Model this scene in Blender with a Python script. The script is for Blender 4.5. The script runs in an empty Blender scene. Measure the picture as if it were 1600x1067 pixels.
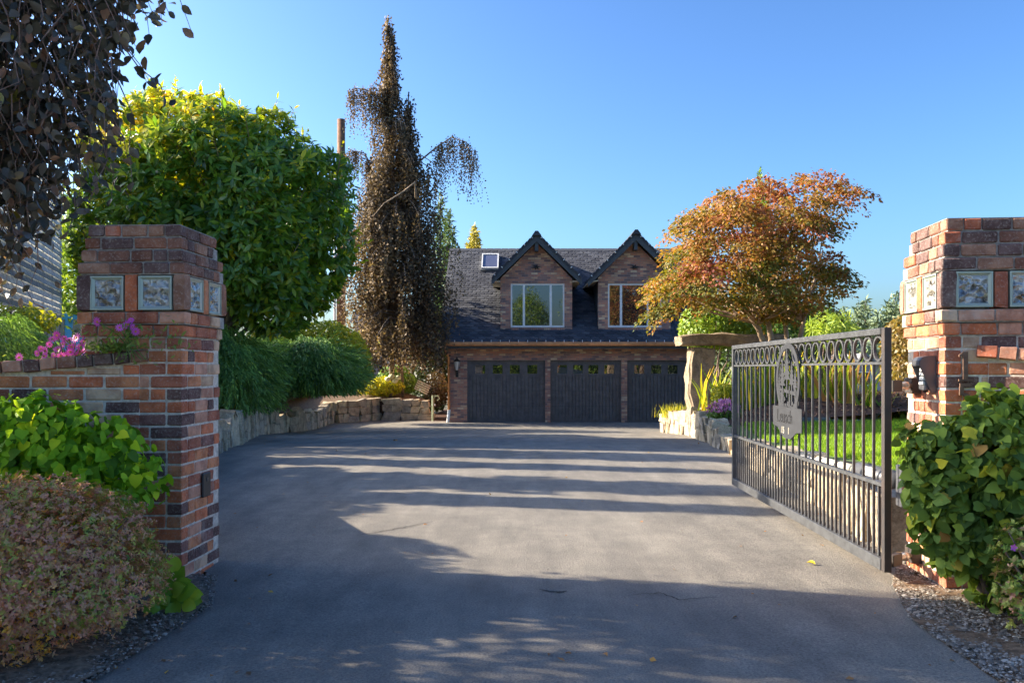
import bpy, bmesh, math, random
import numpy as np
from mathutils import Vector, Matrix

random.seed(7)
rng = np.random.default_rng(11)
R = math.radians
SC = bpy.context.scene
COL = SC.collection

# ------------------------------------------------------------------ camera, sky, sun, exposure
F = 1350.0                      # focal length in photograph pixels (1600 wide)
CAMZ = 1.25
cam_d = bpy.data.cameras.new('camera')
cam_d.sensor_width = 36.0
cam_d.lens = 36.0 * F / 1600.0
cam_d.shift_y = 43.5 / 1600.0
cam_d.clip_start = 0.05
cam_d.clip_end = 2000
cam = bpy.data.objects.new('camera', cam_d)
cam.location = (0, 0, CAMZ)
cam.rotation_euler = (R(90), 0, 0)
COL.objects.link(cam)
SC.camera = cam

SUN_EL = R(25)
SUN_AZ = R(13)                  # sun stands to the left (-X) and this far behind the scene (+Y)
sun_vec = Vector((-math.cos(SUN_EL) * math.cos(SUN_AZ), math.cos(SUN_EL) * math.sin(SUN_AZ), math.sin(SUN_EL)))
world = bpy.data.worlds.new('World')
SC.world = world
world.use_nodes = True
wn = world.node_tree
bg = wn.nodes['Background']
sky = wn.nodes.new('ShaderNodeTexSky')
sky.sky_type = 'NISHITA'
sky.sun_disc = False
sky.sun_elevation = SUN_EL
sky.sun_rotation = math.atan2(sun_vec.x, sun_vec.y)
sky.air_density = 1.0
sky.dust_density = 2.4
sky.ozone_density = 6.0
def sky_mul(src, c):
    n = wn.nodes.new('ShaderNodeMix')
    n.data_type = 'RGBA'; n.blend_type = 'MULTIPLY'; n.inputs[0].default_value = 1.0
    n.inputs[7].default_value = (*c, 1)
    wn.links.new(src, n.inputs[6])
    return n.outputs[2]
g_ = wn.nodes.new('ShaderNodeGamma')           # same contrast curve and white balance over the whole sky
g_.inputs[1].default_value = 1.4
wn.links.new(sky_mul(sky.outputs[0], (0.15, 0.15, 0.15)), g_.inputs[0])
wn.links.new(sky_mul(g_.outputs[0], (6.5, 6.25, 5.7)), bg.inputs[0])
bg.inputs[1].default_value = 0.13
sun_d = bpy.data.lights.new('sun', 'SUN')
sun_d.energy = 4.4
sun_d.angle = R(0.5)
sun_d.color = (1.0, 0.87, 0.68)
sun_o = bpy.data.objects.new('sun', sun_d)
sun_o.rotation_euler = (-sun_vec).to_track_quat('-Z', 'Y').to_euler()
sun_o.location = (-20, 10, 20)
COL.objects.link(sun_o)
SC.view_settings.view_transform = 'Standard'
SC.view_settings.look = 'None'
SC.view_settings.exposure = 1.92
SC.view_settings.gamma = 1.0
SC.view_settings.use_curve_mapping = False


def at(px, py, Y):
    """point at depth Y that the photograph shows at pixel (px, py)"""
    return Vector(((px - 800) / F * Y, Y, CAMZ - (py - 577) / F * Y))


# ------------------------------------------------------------------ object helpers
def tag(o, label=None, cat=None, group=None, kind=None):
    if label: o['label'] = label
    if cat: o['category'] = cat
    if group: o['group'] = group
    if kind: o['kind'] = kind
    return o


def thing(name, label, cat, loc=(0, 0, 0), rz=0.0, group=None):
    o = bpy.data.objects.new(name, None)
    o.empty_display_size = 0.1
    o.location = loc
    o.rotation_euler = (0, 0, rz)
    COL.objects.link(o)
    return tag(o, label, cat, group)


def link(name, me, parent=None, mat=None, kind=None, loc=None, rot=None, scale=None):
    o = bpy.data.objects.new(name, me)
    if mat is not None and len(me.materials) == 0:
        me.materials.append(mat)
    COL.objects.link(o)
    if parent is not None: o.parent = parent
    if loc is not None: o.location = loc
    if rot is not None: o.rotation_euler = rot
    if scale is not None: o.scale = scale
    if kind: o['kind'] = kind
    return o


class MB:
    """collects shapes into one mesh; off is subtracted from world coordinates"""
    def __init__(s, off=(0, 0, 0)):
        s.v, s.f, s.off = [], [], Vector(off)

    def poly(s, pts):
        n = len(s.v)
        s.v += [tuple(Vector(p) - s.off) for p in pts]
        s.f.append(tuple(range(n, n + len(pts))))

    def verts_faces(s, vs, fs):
        n = len(s.v)
        s.v += [tuple(Vector(p) - s.off) for p in vs]
        s.f += [tuple(i + n for i in f) for f in fs]

    def box(s, a, b):
        (x0, y0, z0), (x1, y1, z1) = a, b
        s.verts_faces([(x0, y0, z0), (x1, y0, z0), (x1, y1, z0), (x0, y1, z0), (x0, y0, z1), (x1, y0, z1), (x1, y1, z1), (x0, y1, z1)],
                      [(0, 3, 2, 1), (4, 5, 6, 7), (0, 1, 5, 4), (1, 2, 6, 5), (2, 3, 7, 6), (3, 0, 4, 7)])
        return s

    def obox(s, c, ax, ay, az):
        """box with centre c and half-axis vectors"""
        c, ax, ay, az = map(Vector, (c, ax, ay, az))
        vs = [c + sx * ax + sy * ay + sz * az for sz in (-1, 1) for sx, sy in ((-1, -1), (1, -1), (1, 1), (-1, 1))]
        s.verts_faces(vs, [(0, 3, 2, 1), (4, 5, 6, 7), (0, 1, 5, 4), (1, 2, 6, 5), (2, 3, 7, 6), (3, 0, 4, 7)])
        return s

    def prism(s, pts, d):
        """closed polygon pts extruded by vector d"""
        d = Vector(d)
        a = [Vector(p) for p in pts]
        b = [p + d for p in a]
        n = len(a)
        fs = [tuple(range(n - 1, -1, -1)), tuple(range(n, 2 * n))]
        fs += [(i, (i + 1) % n, n + (i + 1) % n, n + i) for i in range(n)]
        s.verts_faces(a + b, fs)
        return s

    def tube(s, pts, rad, n=8, cap=True):
        pts = [Vector(p) for p in pts]
        if not hasattr(rad, '__len__'): rad = [rad] * len(pts)
        vs = []
        for i, p in enumerate(pts):
            t = (pts[min(i + 1, len(pts) - 1)] - pts[max(i - 1, 0)]).normalized()
            u = t.cross(Vector((0.31, 0.95, 0.05)))
            if u.length < 1e-3: u = t.cross(Vector((1, 0, 0)))
            u.normalize()
            w = t.cross(u)
            for k in range(n):
                a = 2 * math.pi * k / n
                vs.append(p + rad[i] * (math.cos(a) * u + math.sin(a) * w))
        fs = []
        for i in range(len(pts) - 1):
            for k in range(n):
                fs.append((i * n + k, i * n + (k + 1) % n, (i + 1) * n + (k + 1) % n, (i + 1) * n + k))
        if cap:
            fs.append(tuple(range(n - 1, -1, -1)))
            fs.append(tuple(range((len(pts) - 1) * n, len(pts) * n)))
        s.verts_faces(vs, fs)
        return s

    def lathe(s, c, prof, n=12):
        c = Vector(c)
        vs = [c + Vector((r * math.cos(2 * math.pi * k / n), r * math.sin(2 * math.pi * k / n), z)) for r, z in prof for k in range(n)]
        fs = [(i * n + k, i * n + (k + 1) % n, (i + 1) * n + (k + 1) % n, (i + 1) * n + k) for i in range(len(prof) - 1) for k in range(n)]
        s.verts_faces(vs, fs)
        return s

    def mesh(s, name, mat=None, smooth=False, bevel=0):
        me = bpy.data.meshes.new(name)
        me.from_pydata(s.v, [], s.f)
        if bevel:
            bm = bmesh.new(); bm.from_mesh(me)
            bmesh.ops.bevel(bm, geom=bm.edges[:], offset=bevel, segments=1, affect='EDGES', clamp_overlap=True)
            bm.to_mesh(me); bm.free()
        if smooth: me.polygons.foreach_set('use_smooth', [True] * len(me.polygons))
        if mat: me.materials.append(mat)
        me.update()
        return me

    def build(s, name, mat=None, parent=None, kind=None, smooth=False, bevel=0):
        return link(name, s.mesh(name, mat, smooth, bevel), parent, kind=kind)


def np_mesh(name, V, Fq, mat, tint=None, smooth=False):
    me = bpy.data.meshes.new(name)
    nv, nf, k = len(V), len(Fq), Fq.shape[1]
    me.vertices.add(nv)
    me.vertices.foreach_set('co', np.ascontiguousarray(V, dtype=np.float32).ravel())
    me.loops.add(nf * k)
    me.loops.foreach_set('vertex_index', np.ascontiguousarray(Fq, dtype=np.int32).ravel())
    me.polygons.add(nf)
    me.polygons.foreach_set('loop_start', np.arange(0, nf * k, k, dtype=np.int32))
    me.polygons.foreach_set('loop_total', np.full(nf, k, dtype=np.int32))
    if smooth: me.polygons.foreach_set('use_smooth', np.ones(nf, dtype=bool))
    if tint is not None:
        a = me.attributes.new('tint', 'FLOAT', 'POINT')
        a.data.foreach_set('value', np.ascontiguousarray(tint, dtype=np.float32))
    me.materials.append(mat)
    me.update(calc_edges=True)
    return me


# ------------------------------------------------------------------ materials
def nmat(name):
    m = bpy.data.materials.new(name)
    m.use_nodes = True
    nt = m.node_tree
    return m, nt, nt.nodes['Principled BSDF'], nt.nodes['Material Output']


def N(nt, typ, **kw):
    n = nt.nodes.new(typ)
    for k, v in kw.items(): setattr(n, k, v)
    return n


def ramp(nt, stops, interp='LINEAR'):
    n = nt.nodes.new('ShaderNodeValToRGB')
    cr = n.color_ramp
    cr.interpolation = interp
    while len(cr.elements) < len(stops): cr.elements.new(0.5)
    for e, (p, c) in zip(cr.elements, stops):
        e.position = p
        e.color = (*c, 1) if len(c) == 3 else c
    return n


def noise(nt, scale, detail=4, rough=0.6, coord=None):
    n = nt.nodes.new('ShaderNodeTexNoise')
    n.inputs['Scale'].default_value = scale
    n.inputs['Detail'].default_value = detail
    n.inputs['Roughness'].default_value = rough
    if coord: nt.links.new(coord, n.inputs['Vector'])
    return n


def mixc(nt, a, b, fac, blend='MIX'):
    n = nt.nodes.new('ShaderNodeMix')
    n.data_type = 'RGBA'
    n.blend_type = blend
    n.clamp_factor = True
    for sock, v in ((6, a), (7, b), (0, fac)):
        if hasattr(v, 'is_linked') or hasattr(v, 'links'): nt.links.new(v, n.inputs[sock])
        elif isinstance(v, tuple): n.inputs[sock].default_value = (*v, 1)
        else: n.inputs[sock].default_value = v
    return n.outputs[2]


def bump(nt, h, strength, dist, bsdf, prev=None):
    b = nt.nodes.new('ShaderNodeBump')
    b.inputs['Strength'].default_value = strength
    b.inputs['Distance'].default_value = dist
    nt.links.new(h, b.inputs['Height'])
    nt.links.new(b.outputs[0], bsdf.inputs['Normal'])
    return b


def coords(nt, what='Object'):
    return nt.nodes.new('ShaderNodeTexCoord').outputs[what]


def worldpos(nt):
    return nt.nodes.new('ShaderNodeNewGeometry').outputs['Position']


def plain(name, c, rough=0.6, metal=0.0, var=0.15, scale=8.0, bmp=0.1, spec=0.5, c2=None):
    m, nt, b, o = nmat(name)
    nz = noise(nt, scale, 5, 0.65, coords(nt))
    lo = tuple(x * (1 - var) for x in c)
    hi = c2 if c2 else tuple(min(1, x * (1 + var)) for x in c)
    r = ramp(nt, [(0.35, lo), (0.65, hi)])
    nt.links.new(nz.outputs[0], r.inputs[0])
    nt.links.new(r.outputs[0], b.inputs['Base Color'])
    b.inputs['Roughness'].default_value = rough
    b.inputs['Metallic'].default_value = metal
    b.inputs['Specular IOR Level'].default_value = spec
    if bmp: bump(nt, nz.outputs[0], bmp, 0.02, b)
    return m


def leafmat(name, stops, src='attr', rough=0.45, transl=0.35, spec=0.4, tboost=1.6, gain=1.0):
    m, nt, b, o = nmat(name)
    if src == 'attr':
        a = N(nt, 'ShaderNodeAttribute', attribute_name='tint'); s = a.outputs['Fac']
    else:
        s = N(nt, 'ShaderNodeObjectInfo').outputs['Random']
    r = ramp(nt, [(p, tuple(min(0.75, x * g) for x, g in zip(c, (2.25 * gain, 2.0 * gain, 1.6 * gain)))) for p, c in stops])
    nt.links.new(s, r.inputs[0])
    nt.links.new(r.outputs[0], b.inputs['Base Color'])
    b.inputs['Roughness'].default_value = rough
    b.inputs['Specular IOR Level'].default_value = spec
    t = N(nt, 'ShaderNodeBsdfTranslucent')
    bc = mixc(nt, r.outputs[0], (tboost, tboost * 0.95, tboost * 0.5), 1.0, 'MULTIPLY')
    nt.links.new(bc, t.inputs[0])
    mx = N(nt, 'ShaderNodeMixShader')
    mx.inputs[0].default_value = transl
    nt.links.new(b.outputs[0], mx.inputs[1])
    nt.links.new(t.outputs[0], mx.inputs[2])
    nt.links.new(mx.outputs[0], o.inputs[0])
    return m


def brickmat(name, stops, var=0.5):
    """one brick object = one colour from the ramp, mottled"""
    m, nt, b, o = nmat(name)
    oi = N(nt, 'ShaderNodeObjectInfo')
    r = ramp(nt, [(p, tuple(min(.66, x * g) for x, g in zip(c, (1.42, 1.17, 0.98)))) for p, c in stops], 'CONSTANT')
    nt.links.new(oi.outputs['Random'], r.inputs[0])
    wp = worldpos(nt)
    n1 = noise(nt, 9, 4, 0.6, wp)
    n2 = noise(nt, 70, 5, 0.7, wp)
    c1 = mixc(nt, r.outputs[0], (0.10, 0.06, 0.055), 0.0, 'MIX')
    rr = ramp(nt, [(0.40, (0, 0, 0)), (0.62, (1, 1, 1))])
    nt.links.new(n1.outputs[0], rr.inputs[0])
    dk = mixc(nt, r.outputs[0], (0.60, 0.54, 0.54), 1.0, 'MULTIPLY')
    c1 = mixc(nt, r.outputs[0], dk, rr.outputs[0])
    r2 = ramp(nt, [(0.52, (0, 0, 0)), (0.78, (0.75, 0.75, 0.75))])
    nt.links.new(n2.outputs[0], r2.inputs[0])
    c2 = mixc(nt, c1, (0.50, 0.42, 0.36), r2.outputs[0])
    n4 = noise(nt, 2.3, 5, 0.7, wp); r4 = ramp(nt, [(0.56, (0, 0, 0)), (0.72, (0.5, 0.5, 0.5))]); nt.links.new(n4.outputs[0], r4.inputs[0])
    c2 = mixc(nt, c2, (0.56, 0.47, 0.40), r4.outputs[0])
    nt.links.new(c2, b.inputs['Base Color'])
    b.inputs['Roughness'].default_value = 0.85
    b.inputs['Specular IOR Level'].default_value = 0.25
    bump(nt, n2.outputs[0], 0.5, 0.006, b)
    return m


def housebrick(name, axis):
    m, nt, b, o = nmat(name)
    sp = N(nt, 'ShaderNodeSeparateXYZ')
    nt.links.new(worldpos(nt), sp.inputs[0])
    cb = N(nt, 'ShaderNodeCombineXYZ')
    nt.links.new(sp.outputs[axis], cb.inputs[0])
    nt.links.new(sp.outputs[2], cb.inputs[1])
    bt = N(nt, 'ShaderNodeTexBrick')
    bt.inputs['Color1'].default_value = (0, 0, 0, 1)
    bt.inputs['Color2'].default_value = (1, 1, 1, 1)
    bt.inputs['Mortar'].default_value = (0.5, 0.5, 0.5, 1)
    bt.inputs['Scale'].default_value = 1.0
    bt.inputs['Mortar Size'].default_value = 0.007
    bt.inputs['Brick Width'].default_value = 0.225
    bt.inputs['Row Height'].default_value = 0.075
    nt.links.new(cb.outputs[0], bt.inputs['Vector'])
    r = ramp(nt, [(0.0, (0.17, 0.115, 0.115)), (0.3, (0.33, 0.18, 0.14)), (0.55, (0.45, 0.20, 0.135)), (0.8, (0.50, 0.28, 0.18)), (0.97, (0.62, 0.46, 0.30))])
    nt.links.new(bt.outputs['Color'], r.inputs[0])
    n1 = noise(nt, 1.6, 4, 0.6, worldpos(nt))
    rr = ramp(nt, [(0.35, (0.75, 0.75, 0.78)), (0.65, (1.25, 1.15, 1.05))])
    nt.links.new(n1.outputs[0], rr.inputs[0])
    c = mixc(nt, r.outputs[0], rr.outputs[0], 1.0, 'MULTIPLY')
    c = mixc(nt, c, (0.30, 0.24, 0.20), bt.outputs['Fac'])
    # scattered pale slurry bricks
    n3 = noise(nt, 3.2, 3, 0.7, worldpos(nt))
    r3 = ramp(nt, [(0.66, (0, 0, 0)), (0.74, (0.45, 0.45, 0.45))])
    nt.links.new(n3.outputs[0], r3.inputs[0])
    c = mixc(nt, c, (0.38, 0.27, 0.17), r3.outputs[0])
    nt.links.new(c, b.inputs['Base Color'])
    b.inputs['Roughness'].default_value = 0.85
    inv = N(nt, 'ShaderNodeMath', operation='SUBTRACT'); inv.inputs[0].default_value = 1.0
    nt.links.new(bt.outputs['Fac'], inv.inputs[1])
    bump(nt, inv.outputs[0], 0.7, 0.012, b)
    return m


M = {}
RED = [(0.0, (0.115, 0.075, 0.075)), (0.10, (0.30, 0.120, 0.080)), (0.30, (0.46, 0.165, 0.085)), (0.50, (0.55, 0.215, 0.115)), (0.66, (0.45, 0.27, 0.205)), (0.82, (0.52, 0.37, 0.28)), (0.93, (0.19, 0.105, 0.10))]
M['brick'] = brickmat('fired_brick', RED)
M['brick_old'] = brickmat('weathered_brick', [(0.0, (0.105, 0.074, 0.074)), (0.22, (0.175, 0.098, 0.078)), (0.45, (0.235, 0.125, 0.088)), (0.62, (0.27, 0.175, 0.135)), (0.80, (0.34, 0.125, 0.075)), (0.92, (0.115, 0.085, 0.090))])
M['mortar'] = plain('mortar', (0.58, 0.51, 0.43), 0.95, var=0.3, scale=30, bmp=0.3, spec=0.2)
M['mortar_old'] = plain('mortar_weathered', (0.33, 0.30, 0.27), 0.95, var=0.35, scale=30, bmp=0.3, spec=0.2)
M['house_x'] = housebrick('house_brick_front', 0)
M['house_y'] = housebrick('house_brick_side', 1)
M['iron'] = plain('painted_iron', (0.060, 0.062, 0.066), 0.5, 0.0, var=0.3, scale=20, bmp=0.05)
M['iron_rust'] = plain('iron_rusting', (0.040, 0.038, 0.040), 0.6, 0.0, var=0.2, scale=6, bmp=0.1, c2=(0.060, 0.044, 0.038))
M['steel'] = plain('zinc_steel', (0.42, 0.41, 0.38), 0.35, 0.7, var=0.2)
M['plaque'] = plain('plaque_steel', (0.040, 0.042, 0.047), 0.75, 0.0, var=0.12, scale=10, bmp=0.02, spec=0.15)
M['black'] = plain('black_plastic', (0.018, 0.018, 0.02), 0.5, var=0.2)
M['grey_case'] = plain('grey_casing', (0.07, 0.072, 0.08), 0.45, var=0.1)
M['white'] = plain('white_paint', (0.74, 0.74, 0.71), 0.5, var=0.06, bmp=0.02)
M['cream'] = plain('cream_tube', (0.62, 0.55, 0.42), 0.4, var=0.1, bmp=0.02)
M['rust_num'] = plain('rust_numeral', (0.16, 0.088, 0.058), 0.8, var=0.3, scale=30)
M['copper'] = plain('copper_gutter', (0.60, 0.26, 0.10), 0.45, 0.3, var=0.25, scale=3)
M['door'] = plain('door_black_wood', (0.105, 0.094, 0.092), 0.55, var=0.25, scale=5, bmp=0.05)
M['trim'] = plain('black_trim', (0.055, 0.062, 0.066), 0.6, var=0.2)
M['soffit'] = plain('cream_soffit', (0.62, 0.52, 0.36), 0.7, var=0.08)
M['soil'] = plain('mulch_soil', (0.17, 0.115, 0.075), 0.95, var=0.5, scale=18, bmp=0.8, spec=0.1)
M['mulch_dark'] = plain('dark_bark_mulch', (0.075, 0.045, 0.034), 0.95, var=0.5, scale=22, bmp=1.0, spec=0.1)
M['bark'] = plain('grey_bark', (0.17, 0.135, 0.105), 0.9, var=0.4, scale=10, bmp=0.5, spec=0.1)
M['bark_pale'] = plain('pale_bark', (0.34, 0.25, 0.17), 0.85, var=0.35, scale=9, bmp=0.3, spec=0.15)
M['twig'] = plain('twig_bark', (0.20, 0.13, 0.105), 0.8, var=0.3, scale=20, bmp=0.1)
M['pole'] = plain('brown_pole_wood', (0.17, 0.085, 0.045), 0.85, var=0.35, scale=6, bmp=0.2)
M['shed'] = plain('grey_shed_board', (0.30, 0.30, 0.33), 0.8, var=0.12, scale=4)


def stonemat(name, cols):
    m, nt, b, o = nmat(name)
    oi = N(nt, 'ShaderNodeObjectInfo')
    r = ramp(nt, cols)
    nt.links.new(oi.outputs['Random'], r.inputs[0])
    wp = worldpos(nt)
    n1 = noise(nt, 5, 6, 0.7, wp)
    n2 = noise(nt, 45, 5, 0.7, wp)
    rr = ramp(nt, [(0.32, (0.50, 0.47, 0.44)), (0.55, (1.0, 1.0, 1.0)), (0.72, (1.25, 1.15, 0.95))])
    nt.links.new(n1.outputs[0], rr.inputs[0])
    c = mixc(nt, r.outputs[0], rr.outputs[0], 1.0, 'MULTIPLY')
    r2 = ramp(nt, [(0.4, (0.75, 0.75, 0.75)), (0.65, (1.15, 1.15, 1.15))])
    nt.links.new(n2.outputs[0], r2.inputs[0])
    c = mixc(nt, c, r2.outputs[0], 1.0, 'MULTIPLY')
    nt.links.new(c, b.inputs['Base Color'])
    b.inputs['Roughness'].default_value = 0.9
    b.inputs['Specular IOR Level'].default_value = 0.2
    bump(nt, n1.outputs[0], 0.6, 0.03, b)
    return m


M['stone'] = stonemat('wall_stone', [(0.0, (0.40, 0.32, 0.22)), (0.3, (0.50, 0.42, 0.31)), (0.6, (0.58, 0.46, 0.31)), (0.85, (0.34, 0.31, 0.27)), (1.0, (0.52, 0.38, 0.24))])
M['verge'] = plain('verge_soil', (0.17, 0.135, 0.10), 0.95, var=0.5, scale=26, bmp=0.9, spec=0.1)
M['slab'] = stonemat('lichen_slab', [(0.0, (0.33, 0.26, 0.18)), (1.0, (0.37, 0.29, 0.20))])


def glassmat(name, c, rough=0.03, bumps=None):
    m, nt, b, o = nmat(name)
    b.inputs['Base Color'].default_value = (*c, 1)
    b.inputs['Roughness'].default_value = rough
    b.inputs['Specular IOR Level'].default_value = 1.0
    b.inputs['IOR'].default_value = 1.7
    if bumps:
        nz = noise(nt, bumps[0], 2, 0.5, coords(nt)); bump(nt, nz.outputs[0], bumps[1], 0.05, b)
    return m


M['glass_dark'] = glassmat('window_glass', (0.012, 0.014, 0.018), 0.015, (0.8, 0.06))
M['glass_sky'] = glassmat('skylight_glass', (0.10, 0.11, 0.17), 0.08)


def glassblock():
    m, nt, b, o = nmat('wavy_block_glass')
    co = worldpos(nt)
    v = N(nt, 'ShaderNodeTexVoronoi', feature='SMOOTH_F1'); v.inputs['Scale'].default_value = 24
    nz = noise(nt, 14, 3, 0.6, co)
    ad = N(nt, 'ShaderNodeVectorMath', operation='ADD')
    sc = N(nt, 'ShaderNodeVectorMath', operation='SCALE'); sc.inputs['Scale'].default_value = 0.06
    nt.links.new(nz.outputs['Color'], sc.inputs[0])
    nt.links.new(co, ad.inputs[0]); nt.links.new(sc.outputs[0], ad.inputs[1])
    nt.links.new(ad.outputs[0], v.inputs['Vector'])
    r = ramp(nt, [(0.28, (0.06, 0.052, 0.040)), (0.45, (0.28, 0.25, 0.20)), (0.6, (0.72, 0.72, 0.68))])
    nt.links.new(nz.outputs[0], r.inputs[0])
    nt.links.new(r.outputs[0], b.inputs['Base Color'])
    b.inputs['Roughness'].default_value = 0.05
    b.inputs['Specular IOR Level'].default_value = 1.0
    b.inputs['IOR'].default_value = 1.8
    b.inputs['Transmission Weight'].default_value = 0.35
    bump(nt, v.outputs[0], 1.0, 0.05, b)
    return m


M['block_glass'] = glassblock()
m, nt, b, o = nmat('block_edge_glass')
b.inputs['Base Color'].default_value = (0.34, 0.38, 0.32, 1); b.inputs['Roughness'].default_value = 0.16
b.inputs['Specular IOR Level'].default_value = 0.8
M['block_edge'] = m


def asphaltmat():
    m, nt, b, o = nmat('asphalt')
    wp = worldpos(nt)
    big = noise(nt, 0.45, 5, 0.65, wp)
    mid = noise(nt, 3.5, 4, 0.6, wp)
    fine = noise(nt, 90, 4, 0.75, wp)
    vor = N(nt, 'ShaderNodeTexVoronoi'); vor.inputs['Scale'].default_value = 75; nt.links.new(wp, vor.inputs['Vector'])
    r1 = ramp(nt, [(0.30, (0.180, 0.166, 0.144)), (0.70, (0.250, 0.232, 0.200))])
    nt.links.new(big.outputs[0], r1.inputs[0])
    mp2 = N(nt, 'ShaderNodeMapping'); mp2.inputs['Scale'].default_value = (2.6, 0.5, 1.0); nt.links.new(wp, mp2.inputs['Vector'])
    strk = noise(nt, 1.3, 5, 0.65, mp2.outputs[0])
    rst = ramp(nt, [(0.36, (0.80, 0.80, 0.81)), (0.64, (1.14, 1.13, 1.11))])
    nt.links.new(strk.outputs[0], rst.inputs[0])
    rm = ramp(nt, [(0.3, (0.84, 0.84, 0.85)), (0.7, (1.12, 1.11, 1.1))])
    nt.links.new(mid.outputs[0], rm.inputs[0])
    c = mixc(nt, r1.outputs[0], rm.outputs[0], 1.0, 'MULTIPLY')
    c = mixc(nt, c, rst.outputs[0], 1.0, 'MULTIPLY')
    rf = ramp(nt, [(0.34, (0.58, 0.58, 0.59)), (0.5, (1, 1, 1)), (0.68, (1.42, 1.4, 1.36))])
    nt.links.new(fine.outputs[0], rf.inputs[0])
    c = mixc(nt, c, rf.outputs[0], 1.0, 'MULTIPLY')
    rs = ramp(nt, [(0.0, (1.0, 1.0, 1.0)), (0.12, (0, 0, 0))])
    nt.links.new(vor.outputs['Distance'], rs.inputs[0])
    # scattered pale aggregate: only some cells
    rc = ramp(nt, [(0.80, (0, 0, 0)), (0.9, (0.6, 0.6, 0.6))])
    nt.links.new(vor.outputs['Color'], rc.inputs[0])
    mk = mixc(nt, rs.outputs[0], rc.outputs[0], 1.0, 'MULTIPLY')
    c = mixc(nt, c, (0.33, 0.31, 0.28), mk)
    nt.links.new(c, b.inputs['Base Color'])
    b.inputs['Roughness'].default_value = 0.82
    b.inputs['Specular IOR Level'].default_value = 0.35
    ad = N(nt, 'ShaderNodeMath', operation='ADD')
    nt.links.new(fine.outputs[0], ad.inputs[0]); nt.links.new(mid.outputs[0], ad.inputs[1])
    bump(nt, fine.outputs[0], 0.75, 0.012, b)
    return m


M['asphalt'] = asphaltmat()
M['crack'] = plain('crack_tar', (0.018, 0.017, 0.017), 0.8, var=0.2)


def shinglemat():
    m, nt, b, o = nmat('slate_shingle')
    a = N(nt, 'ShaderNodeAttribute', attribute_name='tint')
    oi = N(nt, 'ShaderNodeObjectInfo')
    ad = N(nt, 'ShaderNodeMath', operation='ADD')
    nt.links.new(a.outputs['Fac'], ad.inputs[0]); nt.links.new(oi.outputs['Random'], ad.inputs[1])
    fr = N(nt, 'ShaderNodeMath', operation='FRACT'); nt.links.new(ad.outputs[0], fr.inputs[0])
    r = ramp(nt, [(0.0, (0.032, 0.034, 0.043)), (0.6, (0.058, 0.061, 0.073)), (1.0, (0.090, 0.093, 0.104))])
    nt.links.new(fr.outputs[0], r.inputs[0])
    nz = noise(nt, 60, 4, 0.7, worldpos(nt))
    c = mixc(nt, r.outputs[0], nz.outputs[0], 0.25, 'OVERLAY')
    nt.links.new(c, b.inputs['Base Color'])
    b.inputs['Roughness'].default_value = 0.8
    return m


M['shingle'] = shinglemat()
M['roofdeck'] = plain('roof_felt', (0.045, 0.048, 0.056), 0.85, var=0.2)

# ------------------------------------------------------------------ ground profile
def gz(Y):
    """height of the drive: flat at the gate, falling to the garage"""
    if Y < 13: return 0.0
    if Y > 27: return -0.607
    t = (Y - 13) / 14.0
    return -0.607 * (t * t * (3 - 2 * t) * 0.35 + t * 0.65)


WL = [(-2.3, 5.7, 0.95), (-3.4, 9.0, 0.70), (-4.3, 12.0, 0.42), (-4.7, 13.9, 0.365), (-4.85, 14.9, 0.42), (-5.46, 17.5, 0.45), (-6.3, 21.0, 0.27), (-6.45, 22.4, 0.09), (-6.24, 24.4, 0.02), (-6.2, 27.3, -0.08), (-6.35, 29.6, 0.12), (-5.75, 30.6, 0.14), (-5.1, 31.5, 0.20), (-3.13, 31.4, 0.10)]
WR = [(2.62, 5.75, 0.45), (2.85, 7.5, 0.42), (3.1, 10.0, 0.30), (3.43, 13.4, 0.20), (3.57, 14.9, 0.30), (4.04, 18.5, 0.30), (4.43, 21.2, 0.23), (4.3, 24.0, -0.03)]


def sheet(name, rows, mat, kind='structure'):
    """grid sheet from rows of points"""
    V = np.array([[tuple(p) for p in r] for r in rows], dtype=float)
    nr, nc = V.shape[:2]
    idx = np.arange(nr * nc).reshape(nr, nc)
    Fq = np.stack([idx[:-1, :-1], idx[:-1, 1:], idx[1:, 1:], idx[1:, :-1]], -1).reshape(-1, 4)
    me = np_mesh(name, V.reshape(-1, 3), Fq, mat, smooth=True)
    return tag(link(name, me), kind=kind)


def interp_path(P, Y):
    ys = [p[1] for p in P]
    return np.interp(Y, ys, [p[0] for p in P]), np.interp(Y, ys, [p[2] for p in P])


gm, nt, b, o = nmat('ground_earth')
nz = noise(nt, 0.8, 6, 0.7, worldpos(nt))
r = ramp(nt, [(0.35, (0.085, 0.065, 0.045)), (0.6, (0.075, 0.085, 0.035))])
nt.links.new(nz.outputs[0], r.inputs[0]); nt.links.new(r.outputs[0], b.inputs['Base Color'])
b.inputs['Roughness'].default_value = 0.95
ysg = list(np.linspace(-60, 12, 10)) + list(np.linspace(13, 28, 16)) + [45, 80, 160, 400, 900]
sheet('ground', [[(x, y, gz(y) - 0.05) for x in (-700, -150, -40, -12, 0, 12, 40, 150, 700)] for y in ysg], gm)

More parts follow.
